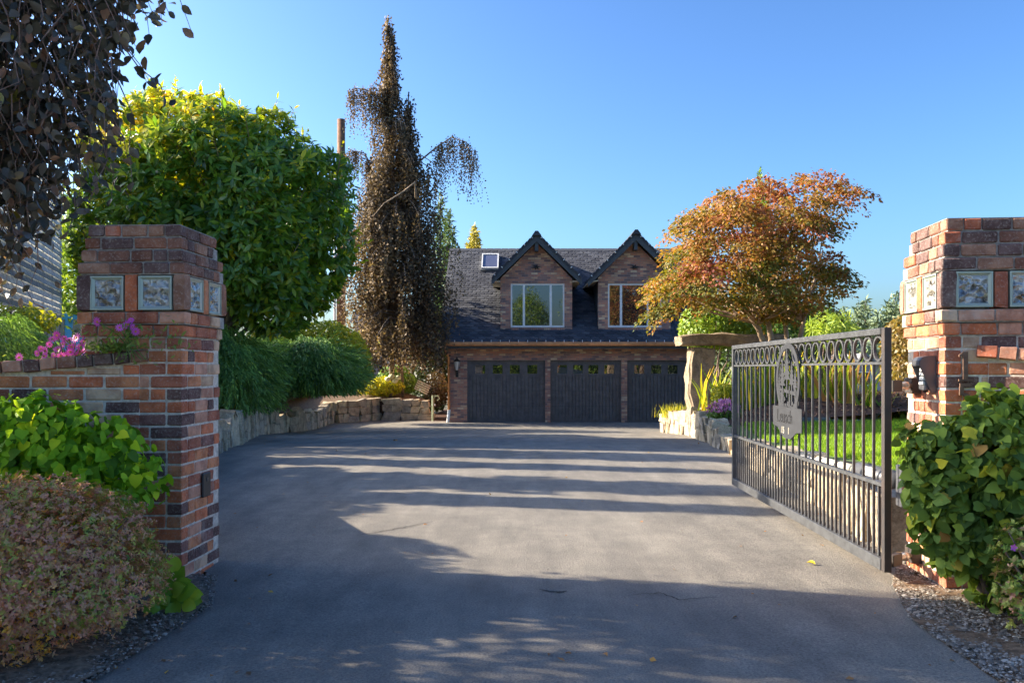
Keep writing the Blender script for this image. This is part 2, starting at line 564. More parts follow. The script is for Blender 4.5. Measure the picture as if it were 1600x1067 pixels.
# asphalt drive
def edgeL(y):
    return np.interp(y, [-12, 1.0, 3.4, 4.5, 5.3, 5.7, 9, 12, 13.9, 14.9, 17.5, 21, 22.4, 27.3, 29.6, 31.3], [-9, -2.3, -1.72, -1.62, -1.86, -2.35, -3.45, -4.35, -4.75, -4.9, -5.5, -6.35, -6.5, -6.25, -6.4, -6.3])
def edgeR(y):
    return np.interp(y, [-12, 1.0, 3.3, 4.3, 5.0, 5.75, 7.5, 10, 13.4, 18.5, 21.2, 24.0, 25.5, 31.3], [9, 2.4, 1.99, 2.03, 2.25, 2.63, 2.86, 3.12, 3.45, 4.06, 4.45, 4.32, 5.2, 8.2])
yd = np.concatenate([np.linspace(-12, 1, 8), np.linspace(1.2, 9, 90), np.linspace(9.2, 31.3, 80)])
wob = lambda y, k: 0.018 * math.sin(7.3 * y + k) + 0.012 * math.sin(17.1 * y + 2 * k) + 0.008 * math.sin(41 * y + k)
rows = []
for y in yd:
    a, c = edgeL(y) + wob(y, 0), edgeR(y) + wob(y, 2)
    rows.append([(a + (c - a) * t, y, gz(y) + 0.012 * math.sin(math.pi * t)) for t in np.linspace(0, 1, 25)])
sheet('driveway', rows, M['asphalt'])

cs_, nt, b, o = nmat('bounce_street_concrete')
nz = noise(nt, 2.0, 6, 0.7, worldpos(nt)); r = ramp(nt, [(0.3, (0.36, 0.34, 0.31)), (0.7, (0.48, 0.46, 0.42))])
nt.links.new(nz.outputs[0], r.inputs[0]); nt.links.new(r.outputs[0], b.inputs['Base Color']); b.inputs['Roughness'].default_value = 0.9
sheet('street', [[(x, y, 0.02) for x in (-90, -30, -9, 0, 9, 30, 90)] for y in (-13.2, -9, -5, -2.2)], cs_)  # pale unseen street, added behind the camera to bounce fill light
# raised planting bed on the left, from the stone wall's top edge outward and upward
rows = []
for i, (x, y, z) in enumerate(WL):
    a, c = WL[max(0, i - 1)], WL[min(len(WL) - 1, i + 1)]
    t = Vector((c[0] - a[0], c[1] - a[1], 0)).normalized()
    n = Vector((-t.y, t.x, 0))
    if i == 0: n = Vector((-1, -0.05, 0))
    r = [(x + n.x * 0.10, y + n.y * 0.10, z - 0.03)]
    for d, h in ((0.5, 0.03), (1.2, 0.10), (2.2, 0.25), (4, 0.50)):
        nx = n.lerp(Vector((-0.75, 0.66, 0)) if y > 28 else Vector((-1, 0, 0)), min(1, d / 4))
        hh = h if y > 12 else h * 0.1
        r.append((x + nx.x * d, y + nx.y * d, z + hh + 0.03 * math.sin(3 * x + 5 * y + d)))
    rows.append(r)
sheet('planting_bed', rows, M['soil'])
sheet('side_yard', [[(x, y, z + (0 if y > 14 else -.2)) for x, z in ((-40, 1.6), (-16, 1.12), (-12, 1.05), (-9.5, .62), (-7.2, .40))] for y in (6.0, 12, 20, 28, 60)], M['soil'])
sheet('side_path', [[(x, y, -0.6) for x in (-3.15, -2.24)] for y in (31.2, 34, 40)], M['mulch_dark'])

# lawn and mulch bed on the right
rows = []
for y in np.linspace(5.5, 15.0, 24):
    x, z = interp_path(WR, y)
    xs = [x + 0.14, x + 0.6, x + 1.2, x + 2.2, x + 3.5, x + 6, x + 12]
    rows.append([(xx, y, z - 0.02 + 0.025 * (xx - x) * min(1, 3 / max(3, xx - x)) + 0.01 * math.sin(3 * xx + 2 * y)) for xx in xs])
lm, nt, b, o = nmat('lawn_base')
nz = noise(nt, 3, 6, 0.7, worldpos(nt)); r = ramp(nt, [(0.3, (0.06, 0.10, 0.015)), (0.7, (0.11, 0.17, 0.02))])
nt.links.new(nz.outputs[0], r.inputs[0]); nt.links.new(r.outputs[0], b.inputs['Base Color']); b.inputs['Roughness'].default_value = 0.9
sheet('lawn', rows, lm)
def mulch_z(x, y):
    wx, z = interp_path(WR, y)
    return z - 0.02 + 0.32 * math.exp(-((y - 16.8) / 1.3) ** 2) * min(1, max(0, (x - wx - 0.3) / 1.5)) + 0.03 * math.sin(4 * x + 3 * y) + 0.06 * max(0, min(4, x - wx))
rows = []
for y in np.linspace(14.9, 29, 44):
    x, z = interp_path(WR, y)
    x = x + max(0, y - 24.0) * 0.9
    rows.append([(xx, y, mulch_z(xx, y) + 0.006 - 0.1 * max(0, y - 24.0)) for xx in [x + 0.14 + d for d in (0, 0.4, 0.8, 1.2, 1.7, 2.3, 3, 4, 6, 10)]])
sheet('mulch_bed', rows, M['mulch_dark'])
# verge soil either side of the drive mouth
sheet('verge', [[(x, y, 0.015 + 0.05 * max(0, (abs(x) - 2.1)) + 0.012 * math.sin(9 * x + 5 * y)) for x in np.linspace(-5.5, float(edgeL(y)) + 0.03, 24)] for y in np.linspace(0.5, 5.2, 24)], M['verge'])
sheet('gravel_verge', [[(x, y, 0.008 + 0.05 * max(0, (x - 2.2)) + 0.010 * math.sin(9 * x + 5 * y)) for x in np.linspace(float(edgeR(y)) - 0.05, 5.0, 24)] for y in np.linspace(0.5, 5.9, 24)], M['soil'])


# ------------------------------------------------------------------ leaf helpers
T_RHOMB = (np.array([(0, 0, 0), (0.30, 0.45, 0.06), (0, 1, -0.05), (-0.30, 0.45, 0.06)], float), np.array([(0, 1, 2, 3)]))
T_NEEDLE = (np.array([(0, 0, 0), (0.055, 0.4, 0.01), (0, 1, -0.12), (-0.055, 0.4, 0.01)], float), np.array([(0, 1, 2, 3)]))
T_BLADE = (np.array([(-0.05, 0, 0), (0.05, 0, 0), (0.028, 0.65, 0.05), (-0.028, 0.65, 0.05), (0.004, 1, 0.16), (-0.004, 1, 0.16)], float), np.array([(0, 1, 2, 3), (3, 2, 4, 5)]))
T_LANCE = (np.array([(0, 0, 0), (0.13, 0.30, 0.04), (0.15, 0.60, 0.03), (0, 1, -0.10), (-0.15, 0.60, 0.03), (-0.13, 0.30, 0.04), (0, 0.30, 0), (0, 0.60, -0.01)], float),
           np.array([(0, 1, 6, 5), (6, 1, 2, 7), (5, 6, 7, 4), (7, 2, 3, 4)]))
T_HEART = (np.array([(0, 0.02, 0), (0.30, -0.06, 0.05), (0.46, 0.22, 0.09), (0.33, 0.62, 0.05), (0, 1, -0.12), (-0.33, 0.62, 0.05), (-0.46, 0.22, 0.09), (-0.30, -0.06, 0.05), (0, 0.30, 0), (0, 0.64, -0.03)], float),
           np.array([(0, 1, 2, 8), (8, 2, 3, 9), (0, 8, 6, 7), (8, 9, 5, 6), (9, 3, 4, 5)]))
T_OVAL = (np.array([(0, 0, 0), (0.23, 0.20, 0.06), (0.32, 0.48, 0.10), (0.19, 0.82, 0.05), (0, 1.04, -0.08), (-0.19, 0.82, 0.05), (-0.32, 0.48, 0.10), (-0.23, 0.20, 0.06), (0, 0.5, 0)], float),
          np.array([(0, 1, 2, 8), (8, 2, 3, 4), (0, 8, 6, 7), (8, 4, 5, 6)]))


def unit(a):
    return a / np.maximum(np.linalg.norm(a, axis=-1, keepdims=True), 1e-9)


def frames(D, Nn):
    y = unit(D)
    z = unit(Nn - (Nn * y).sum(-1, keepdims=True) * y)
    x = np.cross(y, z)
    return x, y, z


def leaf_geo(P, D, Nn, S, T, tmpl):
    tv, tf = tmpl
    x, y, z = frames(D, Nn)
    V = P[:, None, :] + S[:, None, None] * (tv[None, :, 0:1] * x[:, None] + tv[None, :, 1:2] * y[:, None] + tv[None, :, 2:3] * z[:, None])
    k = len(tv)
    Fq = (tf[None] + (np.arange(len(P)) * k)[:, None, None]).reshape(-1, 4)
    return V.reshape(-1, 3), Fq, np.repeat(T, k)


def foliage(name, root, P, D, Nn, S, T, tmpl, mat, mat_one=None, nparts=0, kind='stuff', one='leaf', shade_smooth=False):
    """leaves of a plant: the nparts that show largest become parts, the rest one mesh"""
    off = np.array(root.location)
    if nparts:
        px = 800 + F * P[:, 0] / P[:, 1]; py = 577 - F * (P[:, 2] - CAMZ) / P[:, 1]
        inside = (px > 0) & (px < 1600) & (py > 0) & (py < 1067) & (P[:, 1] > 0.5)
        order = np.argsort(P[:, 1])
        seen, pick = set(), []
        for i in order:
            if not inside[i]: continue
            key = (int(px[i] // 9), int(py[i] // 9))
            if key in seen: continue
            seen.add(key); pick.append(i)
        v = unit(P - np.array([0, 0, CAMZ]))
        sc = S / P[:, 1] * (0.25 + np.abs((unit(Nn) * v).sum(1)))
        pick = sorted(pick, key=lambda i: -sc[i])[:nparts]
        tv, tf = tmpl
        me = np_mesh(one, tv, tf, mat_one, smooth=True)
        x, y, z = frames(D, Nn)
        for i in pick:
            o = link(one, me, root)
            mt = Matrix.Identity(4)
            for r_ in range(3):
                mt[r_][0], mt[r_][1], mt[r_][2], mt[r_][3] = x[i, r_] * S[i], y[i, r_] * S[i], z[i, r_] * S[i], P[i, r_] - off[r_]
            o.matrix_basis = mt
        keep = np.ones(len(P), bool); keep[pick] = False
        P, D, Nn, S, T = P[keep], D[keep], Nn[keep], S[keep], T[keep]
    V, Fq, tt = leaf_geo(P, D, Nn, S, T, tmpl)
    return link(name, np_mesh(name, V - off, Fq, mat, tt, smooth=True), root, kind=kind)


def in_poly(x, y, poly):
    c = np.zeros(len(x), bool)
    n = len(poly)
    for i in range(n):
        x1, y1 = poly[i]; x2, y2 = poly[(i + 1) % n]
        if y1 == y2: continue
        cond = ((y1 > y) != (y2 > y)) & (x < (x2 - x1) * (y - y1) / (y2 - y1) + x1)
        c ^= cond
    return c


def edge_dist(x, y, poly):
    d = np.full(len(x), 1e9)
    n = len(poly)
    for i in range(n):
        a = np.array(poly[i], float); b_ = np.array(poly[(i + 1) % n], float)
        ab = b_ - a
        t = np.clip(((x - a[0]) * ab[0] + (y - a[1]) * ab[1]) / max(1e-9, ab @ ab), 0, 1)
        d = np.minimum(d, np.hypot(x - a[0] - t * ab[0], y - a[1] - t * ab[1]))
    return d


def shrink(poly, dx, dy):
    q = np.array(poly, float); c = (q.max(0) + q.min(0)) / 2; h = (q.max(0) - q.min(0)) / 2
    return [tuple(p) for p in c + (q - c) * (1 - np.array([dx, dy]) / h)]


def crown_points(poly, Y0, depth, n, shell=0.5):
    """points filling a rounded body that stands at distance Y0 and has the given outline (photograph pixels) and depth;
    returns points and outward normals"""
    poly = np.array(poly, float)
    lo, hi = poly.min(0), poly.max(0)
    out = []
    tot = 0
    while tot < n:
        q = rng.uniform(lo, hi, (n * 2, 2))
        q = q[in_poly(q[:, 0], q[:, 1], poly)]
        out.append(q); tot += len(q)
    q = np.concatenate(out)[:n]
    ed = edge_dist(q[:, 0], q[:, 1], poly)
    mx = ed.max()
    prof = np.sqrt(np.clip(1 - (1 - np.clip(ed / (0.75 * mx), 0, 1)) ** 2, 0, 1))
    sgn = rng.uniform(-1, 1, n)
    sgn = np.sign(sgn) * np.abs(sgn) ** shell
    dy = sgn * prof * depth
    Y = Y0 + dy
    X = (q[:, 0] - 800) / F * Y0
    Z = CAMZ - (q[:, 1] - 577) / F * Y0
    P = np.stack([X, Y, Z], 1)
    c = poly.mean(0)
    nx = (q[:, 0] - c[0]) / max(1, (hi[0] - lo[0]) / 2); nz_ = -(q[:, 1] - c[1]) / max(1, (hi[1] - lo[1]) / 2)
    Nn = np.stack([nx * (1.1 - prof * 0.6), np.sign(dy) * np.abs(sgn) * prof * 1.1, nz_ * (1.1 - prof * 0.6)], 1)
    return P, unit(Nn + 1e-6)


def rnd(n, s=1.0):
    return rng.normal(0, s, (n, 3))


def lumpiness(P, scale, seed=0):
    r = np.random.default_rng(seed)
    out = np.zeros(len(P))
    for k in range(5):
        d = unit(r.normal(0, 1, (1, 3)))[0]
        out += np.sin((P @ d) * scale * (1 + 0.6 * k) + r.uniform(0, 6.28))
    return out / 5.0


def clumped(P, Nn, per, spread, rl=None):
    """clusters of `per` points around each point"""
    n = len(P)
    Q = np.repeat(P, per, 0) + rnd(n * per, spread)
    return Q, np.repeat(Nn, per, 0)


# ------------------------------------------------------------------ bricks
def jit_box(name, dims, mat, jit=0.0016, bev=0.005, seed=0):
    r = random.Random(seed)
    mb = MB().box((-dims[0] / 2, -dims[1] / 2, -dims[2] / 2), (dims[0] / 2, dims[1] / 2, dims[2] / 2))
    me = mb.mesh(name, mat, bevel=bev)
    for v in me.vertices:
        v.co += Vector((r.uniform(-jit, jit), r.uniform(-jit, jit), r.uniform(-jit, jit)))
    return me


PITCH = 0.0745
BH = 0.0635
BL, BD = 0.187, 0.090
brick_new = [jit_box('brick', (1 * BL, BD, BH), M['brick'], seed=i, jit=0.0026, bev=0.006) for i in range(8)]
brick_old = [jit_box('brick', (1 * BL, BD, BH), M['brick_old'], seed=20 + i, jit=0.003, bev=0.007) for i in range(5)]


def lay(root, meshes, p, ang, length, zs=1.0, prot=0.0):
    """one brick; p is its centre in root space, ang the direction of its length"""
    o = link('brick', random.choice(meshes), root)
    o.location = (p[0], p[1], p[2])
    o.rotation_euler = (random.uniform(-.006, .006), random.uniform(-.006, .006), ang + random.uniform(-.008, .008))
    o.scale = (length / BL, 1, zs)
    return o


def split_run(L, stag):
    """lengths of bricks filling a run L"""
    j = 0.010
    if L < 0.10: return [L]
    out, left = [], L
    if stag:
        h = 0.088 if L > 0.3 else L * 0.45
        out.append(h); left -= h + j
    while left > 0.27:
        out.append(BL); left -= BL + j
    if left > 0.20:
        a = (left - j) * 0.62
        out += [a, left - j - a]
    elif left > 0.02: out.append(left)
    return out


def brick_course(root, hw, z, meshes, k, sides=(0, 1, 3), zs=1.0):
    """bricks round a square pier with half width hw; side 0 front (-y), 1 right (+x), 2 back, 3 left"""
    dirs = [((1, 0), (0, -1)), ((0, 1), (1, 0)), ((-1, 0), (0, 1)), ((0, -1), (-1, 0))]
    for s in sides:
        (tx, ty), (nx, ny) = dirs[s]
        full = (k + s) % 2 == 0
        a, b_ = (-hw, hw) if full else (-hw + BD + 0.01, hw - BD - 0.01)
        pos = a
        lens = split_run(b_ - a, k % 4 >= 2)
        if k % 3 == 0: lens = lens[::-1]
        for L in lens:
            c = pos + L / 2
            pr = hw - BD / 2 + random.uniform(-0.002, 0.002)
            lay(root, meshes, (tx * c + nx * pr, ty * c + ny * pr, z), math.atan2(ty, tx), L, zs)
            pos += L + 0.010


def glass_block(root, c, nrm_side, W=0.197):
    """glass block on a pier face; c centre on the face plane (root space), nrm_side 0..3"""
    ang = (0, math.pi / 2, math.pi, -math.pi / 2)[nrm_side]
    t = 0.009
    fr = MB()
    h = W / 2
    # square rim, bevelled inwards to the face
    for (x0, x1, z0, z1) in ((-h, h, h - t, h), (-h, h, -h, -h + t), (-h, -h + t, -h + t, h - t), (h - t, h, -h + t, h - t)):
        fr.box((x0, -0.004, z0), (x1, 0.07, z1))
    i0, i1 = h - t, h - t - 0.013
    for (a, b_, c_, d) in (((-i0, -i0), (i0, -i0), (i1, -i1), (-i1, -i1)), ((i0, -i0), (i0, i0), (i1, i1), (i1, -i1)), ((i0, i0), (-i0, i0), (-i1, i1), (i1, i1)), ((-i0, i0), (-i0, -i0), (-i1, -i1), (-i1, i1))):
        fr.poly([(a[0], 0.001, a[1]), (b_[0], 0.001, b_[1]), (c_[0], 0.010, c_[1]), (d[0], 0.010, d[1])])
    blk = link('glass_block', fr.mesh('glass_block', M['block_edge']), root, loc=c, rot=(0, 0, ang))
    n = 9
    V = []
    for j in range(n):
        for i in range(n):
            x, z = -i1 + 2 * i1 * i / (n - 1), -i1 + 2 * i1 * j / (n - 1)
            e = min(i, j, n - 1 - i, n - 1 - j) > 0
            V.append((x, 0.010 + (random.uniform(-0.009, 0.009) if e else 0), z))
    idx = np.arange(n * n).reshape(n, n)
    Fq = np.stack([idx[:-1, :-1], idx[:-1, 1:], idx[1:, 1:], idx[1:, :-1]], -1).reshape(-1, 4)
    link('wavy_pane', np_mesh('wavy_pane', np.array(V), Fq, M['block_glass'], smooth=True), blk)


def make_pier(label, loc, rz, sides):
    root = thing('brick_gate_pillar', label, 'gate pillar', loc, rz)
    z0 = 1.438 - 20 * PITCH
    hw = 0.29
    core = MB().box((-hw + 0.007, -hw + 0.007, z0), (hw - 0.007, hw - 0.007, 1.438))
    core.build('mortar_core', M['mortar'], root)
    for k in range(20):
        brick_course(root, hw, z0 + (k + 0.5) * PITCH, brick_new, k, sides)
    z = 1.438
    prof = [(0.303, 0), (0.322, 0), 'glass', (0.318, 1), (0.304, 1), (0.290, 1), (0.276, 1)]
    cc = MB()
    for k, p in enumerate(prof):
        if p == 'glass':
            H = 0.214; W = 0.197; h = 0.322
            zc = z + H / 2
            cc.box((-h + 0.08, -h + 0.08, z), (h - 0.08, h - 0.08, z + H))
            colw = (2 * h - 2 * W - 0.04) / 3
            for s in sides:
                dirs = [((1, 0), (0, -1)), ((0, 1), (1, 0)), ((-1, 0), (0, 1)), ((0, -1), (-1, 0))]
                (tx, ty), (nx, ny) = dirs[s]
                pos = -h
                for q in range(5):
                    w = colw if q % 2 == 0 else W
                    c = pos + w / 2
                    if q % 2 == 0:
                        if q == 0 and (s - 1) % 4 in sides and s != sides[0]: pos += w + 0.01; continue
                        d = 0.085
                        o = link('brick', random.choice(brick_old if q != 2 else brick_new), root)
                        dd = 0.085
                        cx = c
                        o.location = (tx * cx + nx * (h - dd / 2), ty * cx + ny * (h - dd / 2), zc)
                        o.rotation_euler = (0, R(90), math.atan2(ty, tx)) if False else (0, 0, math.atan2(ty, tx))
                        o.scale = (w / BL, dd / BD, (H - 0.012) / BH)
                    else:
                        glass_block(root, (tx * c + nx * (h - 0.006), ty * c + ny * (h - 0.006), zc), s)
                    pos += w + 0.01
            z += H
            continue
        h, old = p
        cc.box((-h + 0.012, -h + 0.012, z), (h - 0.012, h - 0.012, z + PITCH - 0.004))
        brick_course(root, h, z + PITCH / 2, brick_old if old else brick_new, k + 1, sides)
        z += PITCH
    # mortar flaunching on top
    h = 0.27
    cc.prism([(-h, -h, z - 0.005), (h, -h, z - 0.005), (h, h, z - 0.005), (-h, h, z - 0.005)], (0, 0, 0.004))
    cc.build('cap_mortar', M['mortar_old'], root)
    return root


th = R(-2.5)                                     # left pier: side face follows (sin2.5, cos2.5)
u = Vector((math.cos(th), math.sin(th), 0)); d_ = Vector((-math.sin(th), math.cos(th), 0))
cL = Vector((-1.926, 5.04, 0)) - 0.29 * u + 0.29 * d_
pierL = make_pier('square brick gate pillar with glass blocks beside the pink daisies, black sensor plate on its side', cL, th, (0, 1, 3))
th2 = R(-5)
u2 = Vector((math.cos(th2), math.sin(th2), 0)); d2 = Vector((-math.sin(th2), math.cos(th2), 0))
cR = Vector((2.42, 4.83, 0)) + 0.29 * u2 + 0.29 * d2
pierR = make_pier('square brick gate pillar with glass blocks that carries the open iron gate and a keypad', cR, th2, (3, 0, 1))


# black sensor plate on the left pier's drive-side face
sp_ = thing('sensor_plate', 'black rectangular sensor plate on the drive side of the brick pillar', 'sensor', cL + 0.292 * u + 0.045 * d_ + Vector((0, 0, 0.535)), th)
MB().box((0.0, -0.060, -0.075), (0.014, 0.060, 0.075)).build('cover', M['black'], sp_, bevel=0.006)
MB().box((0.0141, -0.012, 0.02), (0.017, 0.012, 0.045)).build('lens', M['glass_dark'], sp_)


# ------------------------------------------------------------------ flared brick garden walls with sloping rowlock coping
def garden_wall(label, S, dirv, z_top, slope, L, first):
    root = thing('brick_garden_wall', label, 'garden wall', (S[0], S[1], 0), math.atan2(dirv[1], dirv[0]))
    flip = 1 if dirv[0] < 0 else -1              # local y that points at the viewer
    ch = 0.070                                   # coping thickness
    core = MB()
    pts = [(0.004, 0, -0.06), (L, 0, -0.06), (L, 0, z_top - slope * L - ch), (0.004, 0, z_top - ch)]
    core.prism([(x, flip * -0.008, z) for x, y, z in pts], (0, flip * -0.20, 0))
    core.build('mortar_core', M['mortar'], root)
    z0 = 1.438 - 20 * PITCH
    k = 0
    while True:
        z = z0 + (k + 0.5) * PITCH
        if z - BH / 2 > z_top - ch: break
        x = 0.006
        for q in range(30):
            Lb = (0.088 if (k % 2 and q == 0) else random.choice((BL, BL, 0.195, 0.165)))
            c = x + Lb / 2
            if x + Lb > L: break
            if z + BH / 2 < z_top - slope * c - ch - 0.004:
                lay(root, brick_new, (c, flip * (-BD / 2 + random.uniform(-.002, .002)), z), 0, Lb)
            else:
                hc = z_top - slope * (c + Lb / 2) - ch - 0.006 - (z - BH / 2)
                if hc > 0.014:
                    lay(root, brick_new, (c, flip * (-BD / 2), z - BH / 2 + hc / 2), 0, Lb, hc / BH)
            x += Lb + 0.013
        k += 1
    # rowlock coping, each brick on edge and tilted with the slope
    x = -0.05 if first else 0.0
    bed = MB()
    bed.prism([(x, flip * 0.018, z_top - slope * x - 0.006), (L, flip * 0.018, z_top - slope * L - 0.006), (L, flip * 0.018, z_top - slope * L - ch), (x, flip * 0.018, z_top - slope * x - ch)], (0, flip * -0.24, 0))
    bed.build('coping_mortar', M['mortar'], root)
    while x < L - 0.05:
        w = random.choice((0.082, 0.094, 0.10, 0.10))
        o = link('brick', random.choice(brick_old if random.random() < (0.35 if dirv[0] < 0 else 0.0) else brick_new), root)
        c = x + w / 2
        o.location = (c, flip * (-0.085), z_top - slope * c - ch / 2 + random.uniform(-.002, .002))
        o.rotation_euler = (0, math.atan(slope), R(90) + random.uniform(-.01, .01))
        # length across the wall, width along it
        o.rotation_euler = (0, math.atan(slope), random.uniform(-.01, .01))
        o.scale = (w / BL, 0.25 / BD, ch / BH)
        x += w + 0.009
    return root


garden_wall('low brick garden wall with sloping coping under the pink daisies, joining the pillar', (-2.172, 5.045), (-math.cos(R(8)), -math.sin(R(8))), 1.358, 0.085, 2.6, True)
garden_wall('low brick garden wall with sunlit sloping coping behind the dark green climber', (2.64, 4.80), (math.cos(R(30)), -math.sin(R(30))), 1.382, 0.10, 2.2, True)

# ------------------------------------------------------------------ rust house numerals 1 and 5 on the right pier's front face
def text_mesh(txt, size, ext, mat, name):
    cu = bpy.data.curves.new(name, 'FONT')
    cu.body = txt; cu.size = size; cu.extrude = ext; cu.resolution_u = 3
    cu.align_x = 'CENTER'; cu.align_y = 'CENTER'
    to = bpy.data.objects.new(name, cu)
    COL.objects.link(to)
    dg = bpy.context.evaluated_depsgraph_get()
    me = bpy.data.meshes.new_from_object(to.evaluated_get(dg))
    COL.objects.unlink(to); bpy.data.objects.remove(to)
    me.name = name
    me.materials.clear(); me.materials.append(mat)
    return me


def on_front(px, py):
    """point of the right pier's front plane seen at a pixel, in world space"""
    a = cR - 0.29 * d2
    ray = Vector(((px - 800) / F, 1, -(py - 577) / F))
    t = (a.x * d2.x + a.y * d2.y) / (ray.x * d2.x + ray.y * d2.y)
    return Vector((ray.x * t, ray.y * t, CAMZ + ray.z * t))


n1 = on_front(1507, 572) - 0.010 * d2
num1 = thing('house_number', 'rust coloured numeral 1 with foot serif fixed to the brick pillar', 'house number', n1, th2, 'house numerals on the brick pillar')
mb = MB()
mb.box((-0.013, -0.006, -0.072), (0.013, 0.006, 0.080))
mb.box((-0.036, -0.0062, -0.084), (0.036, 0.0062, -0.0721))
mb.prism([(-0.013, -0.0055, 0.080), (-0.034, -0.0055, 0.062), (-0.034, -0.0055, 0.052), (-0.013, -0.0055, 0.060)], (0, 0.011, 0))
mb.build('numeral', M['rust_num'], num1)
n5 = on_front(1507, 619) - 0.010 * d2
num5 = thing('house_number', 'rust coloured numeral 5 half hidden by the climber leaves, below the 1', 'house number', n5, th2, 'house numerals on the brick pillar')
mb = MB()
mb.box((-0.030, -0.006, 0.052), (0.034, 0.006, 0.072))
mb.box((-0.032, -0.0062, 0.006), (-0.010, 0.0062, 0.0519))
arc = [(-0.010 + 0.0, 0.018)] + [(0.000 + 0.036 * math.cos(a), -0.026 + 0.044 * math.sin(a)) for a in np.linspace(R(100), R(-140), 12)]
inn = [(0.000 + 0.016 * math.cos(a), -0.026 + 0.024 * math.sin(a)) for a in np.linspace(R(-140), R(100), 12)] + [(-0.010, 0.004)]
ring = arc + inn
half = len(arc)
for i in range(half - 1):
    a, b_, c, d = arc[i], arc[i + 1], inn[len(inn) - 2 - i], inn[len(inn) - 1 - i]
    mb.prism([(p[0], -0.0058, p[1]) for p in (a, b_, c, d)], (0, 0.0116, 0))
mb.build('numeral', M['rust_num'], num5)

# keypad with hood on the right pier's drive-side face (local -x)
kp = thing('gate_keypad', 'black hooded gate keypad with white keys on the sunny side of the pillar', 'keypad', cR - 0.29 * u2 - 0.115 * d2 + Vector((0, 0, 1.215)), th2)
mb = MB()
mb.prism([(-0.002, -0.05, -0.085), (-0.060, -0.05, -0.085), (-0.045, -0.05, 0.085), (-0.002, -0.05, 0.095)], (0, 0.10, 0))
mb.build('body', M['grey_case'], kp, bevel=0.003)
mb = MB()
arc = [(-0.001, 0.112), (-0.05, 0.112), (-0.078, 0.104), (-0.092, 0.085), (-0.096, 0.06)]
for sgn in (-1, 1):
    y0 = sgn * 0.058 - 0.003
    mb.prism([(-0.001, y0, -0.10), (-0.03, y0, -0.10), (-0.096, y0, 0.06), (-0.092, y0, 0.085), (-0.078, y0, 0.104), (-0.05, y0, 0.112), (-0.001, y0, 0.112)], (0, 0.006, 0))
for (a, b_) in zip(arc[:-1], arc[1:]):
    mb.prism([(a[0], -0.054, a[1]), (b_[0], -0.054, b_[1]), (b_[0] * 0.96, -0.054, b_[1] - 0.006), (a[0] * 0.96, -0.054, a[1] - 0.006)], (0, 0.108, 0))
mb.build('hood', M['grey_case'], kp)
for r_ in range(4):
    for c in range(3):
        zz = 0.035 - 0.026 * r_
        xx = -0.0525 - (0.085 - zz) * 0.06
        o = MB().box((xx - 0.006, -0.030 + 0.022 * c - 0.008, zz - 0.009), (xx + 0.002, -0.030 + 0.022 * c + 0.008 + 0.006, zz + 0.009)).build('key', M['white'], kp)

# ------------------------------------------------------------------ iron gate, swung inwards
GA = math.atan2(3.78, 0.096)
GL = 3.78
gate = thing('iron_gate', 'open black iron driveway gate with ring frieze and name medallion', 'gate', (2.167, 5.0, 0.0), GA)
gm_ = M['iron']
MB().box((-0.022, -0.022, 0.08), (0.022, 0.022, 1.492)).build('hinge_post', M['iron_rust'], gate, bevel=0.003)
MB().box((GL - 0.025, -0.025, 0.08), (GL + 0.025, 0.025, 1.492)).build('end_post', gm_, gate, bevel=0.003)
MB().box((0.0285, -0.026, 1.452), (GL - 0.0255, 0.026, 1.491)).build('top_rail', gm_, gate, bevel=0.003)
MB().box((0.0285, -0.016, 1.278), (GL - 0.0255, 0.016, 1.294)).build('frieze_rail', gm_, gate)
MB().box((0.0285, -0.018, 0.568), (GL - 0.0255, 0.018, 0.590)).build('middle_rail', gm_, gate)
MB().box((0.0285, -0.026, 0.081), (GL - 0.0255, 0.026, 0.150)).build('bottom_rail', gm_, gate, bevel=0.003)
NP = 22
step = (GL - 0.05) / (NP + 1)
pk_long = MB().box((-0.0075, -0.0075, 0.5905), (0.0075, 0.0075, 1.2775)).mesh('picket', gm_)
pk_short = MB().box((-0.007, -0.007, 0.1505), (0.007, 0.007, 0.5675)).mesh('picket', gm_)
for i in range(NP):
    link('picket', pk_long, gate, loc=(0.025 + step * (i + 1), 0, 0))
for i in range(2 * NP + 1):
    link('picket', pk_short, gate, loc=(0.025 + step * 0.5 * (i + 1), 0, 0))
rm_ = MB()
nseg = 16
vs, fs = [], []
for k in range(nseg):
    a = 2 * math.pi * k / nseg
    for (w, y) in ((1.0, -0.008), (1.0, 0.008), (0.80, 0.008), (0.80, -0.008)):
        rx, rz_ = (0.079 * w, 0.0785 - 0.0785 * (1 - w) * 0.9)
        vs.append((rx * math.cos(a), y, 1.373 + rz_ * math.sin(a)))
for k in range(nseg):
    for q in range(4):
        fs.append((k * 4 + q, k * 4 + (q + 1) % 4, ((k + 1) % nseg) * 4 + (q + 1) % 4, ((k + 1) % nseg) * 4 + q))
rm_.verts_faces(vs, fs)
ring_me = rm_.mesh('ring', gm_, smooth=False)
for i in range(NP + 1):
    link('ring', ring_me, gate, loc=(0.025 + step * (i + 0.5), 0, 0))
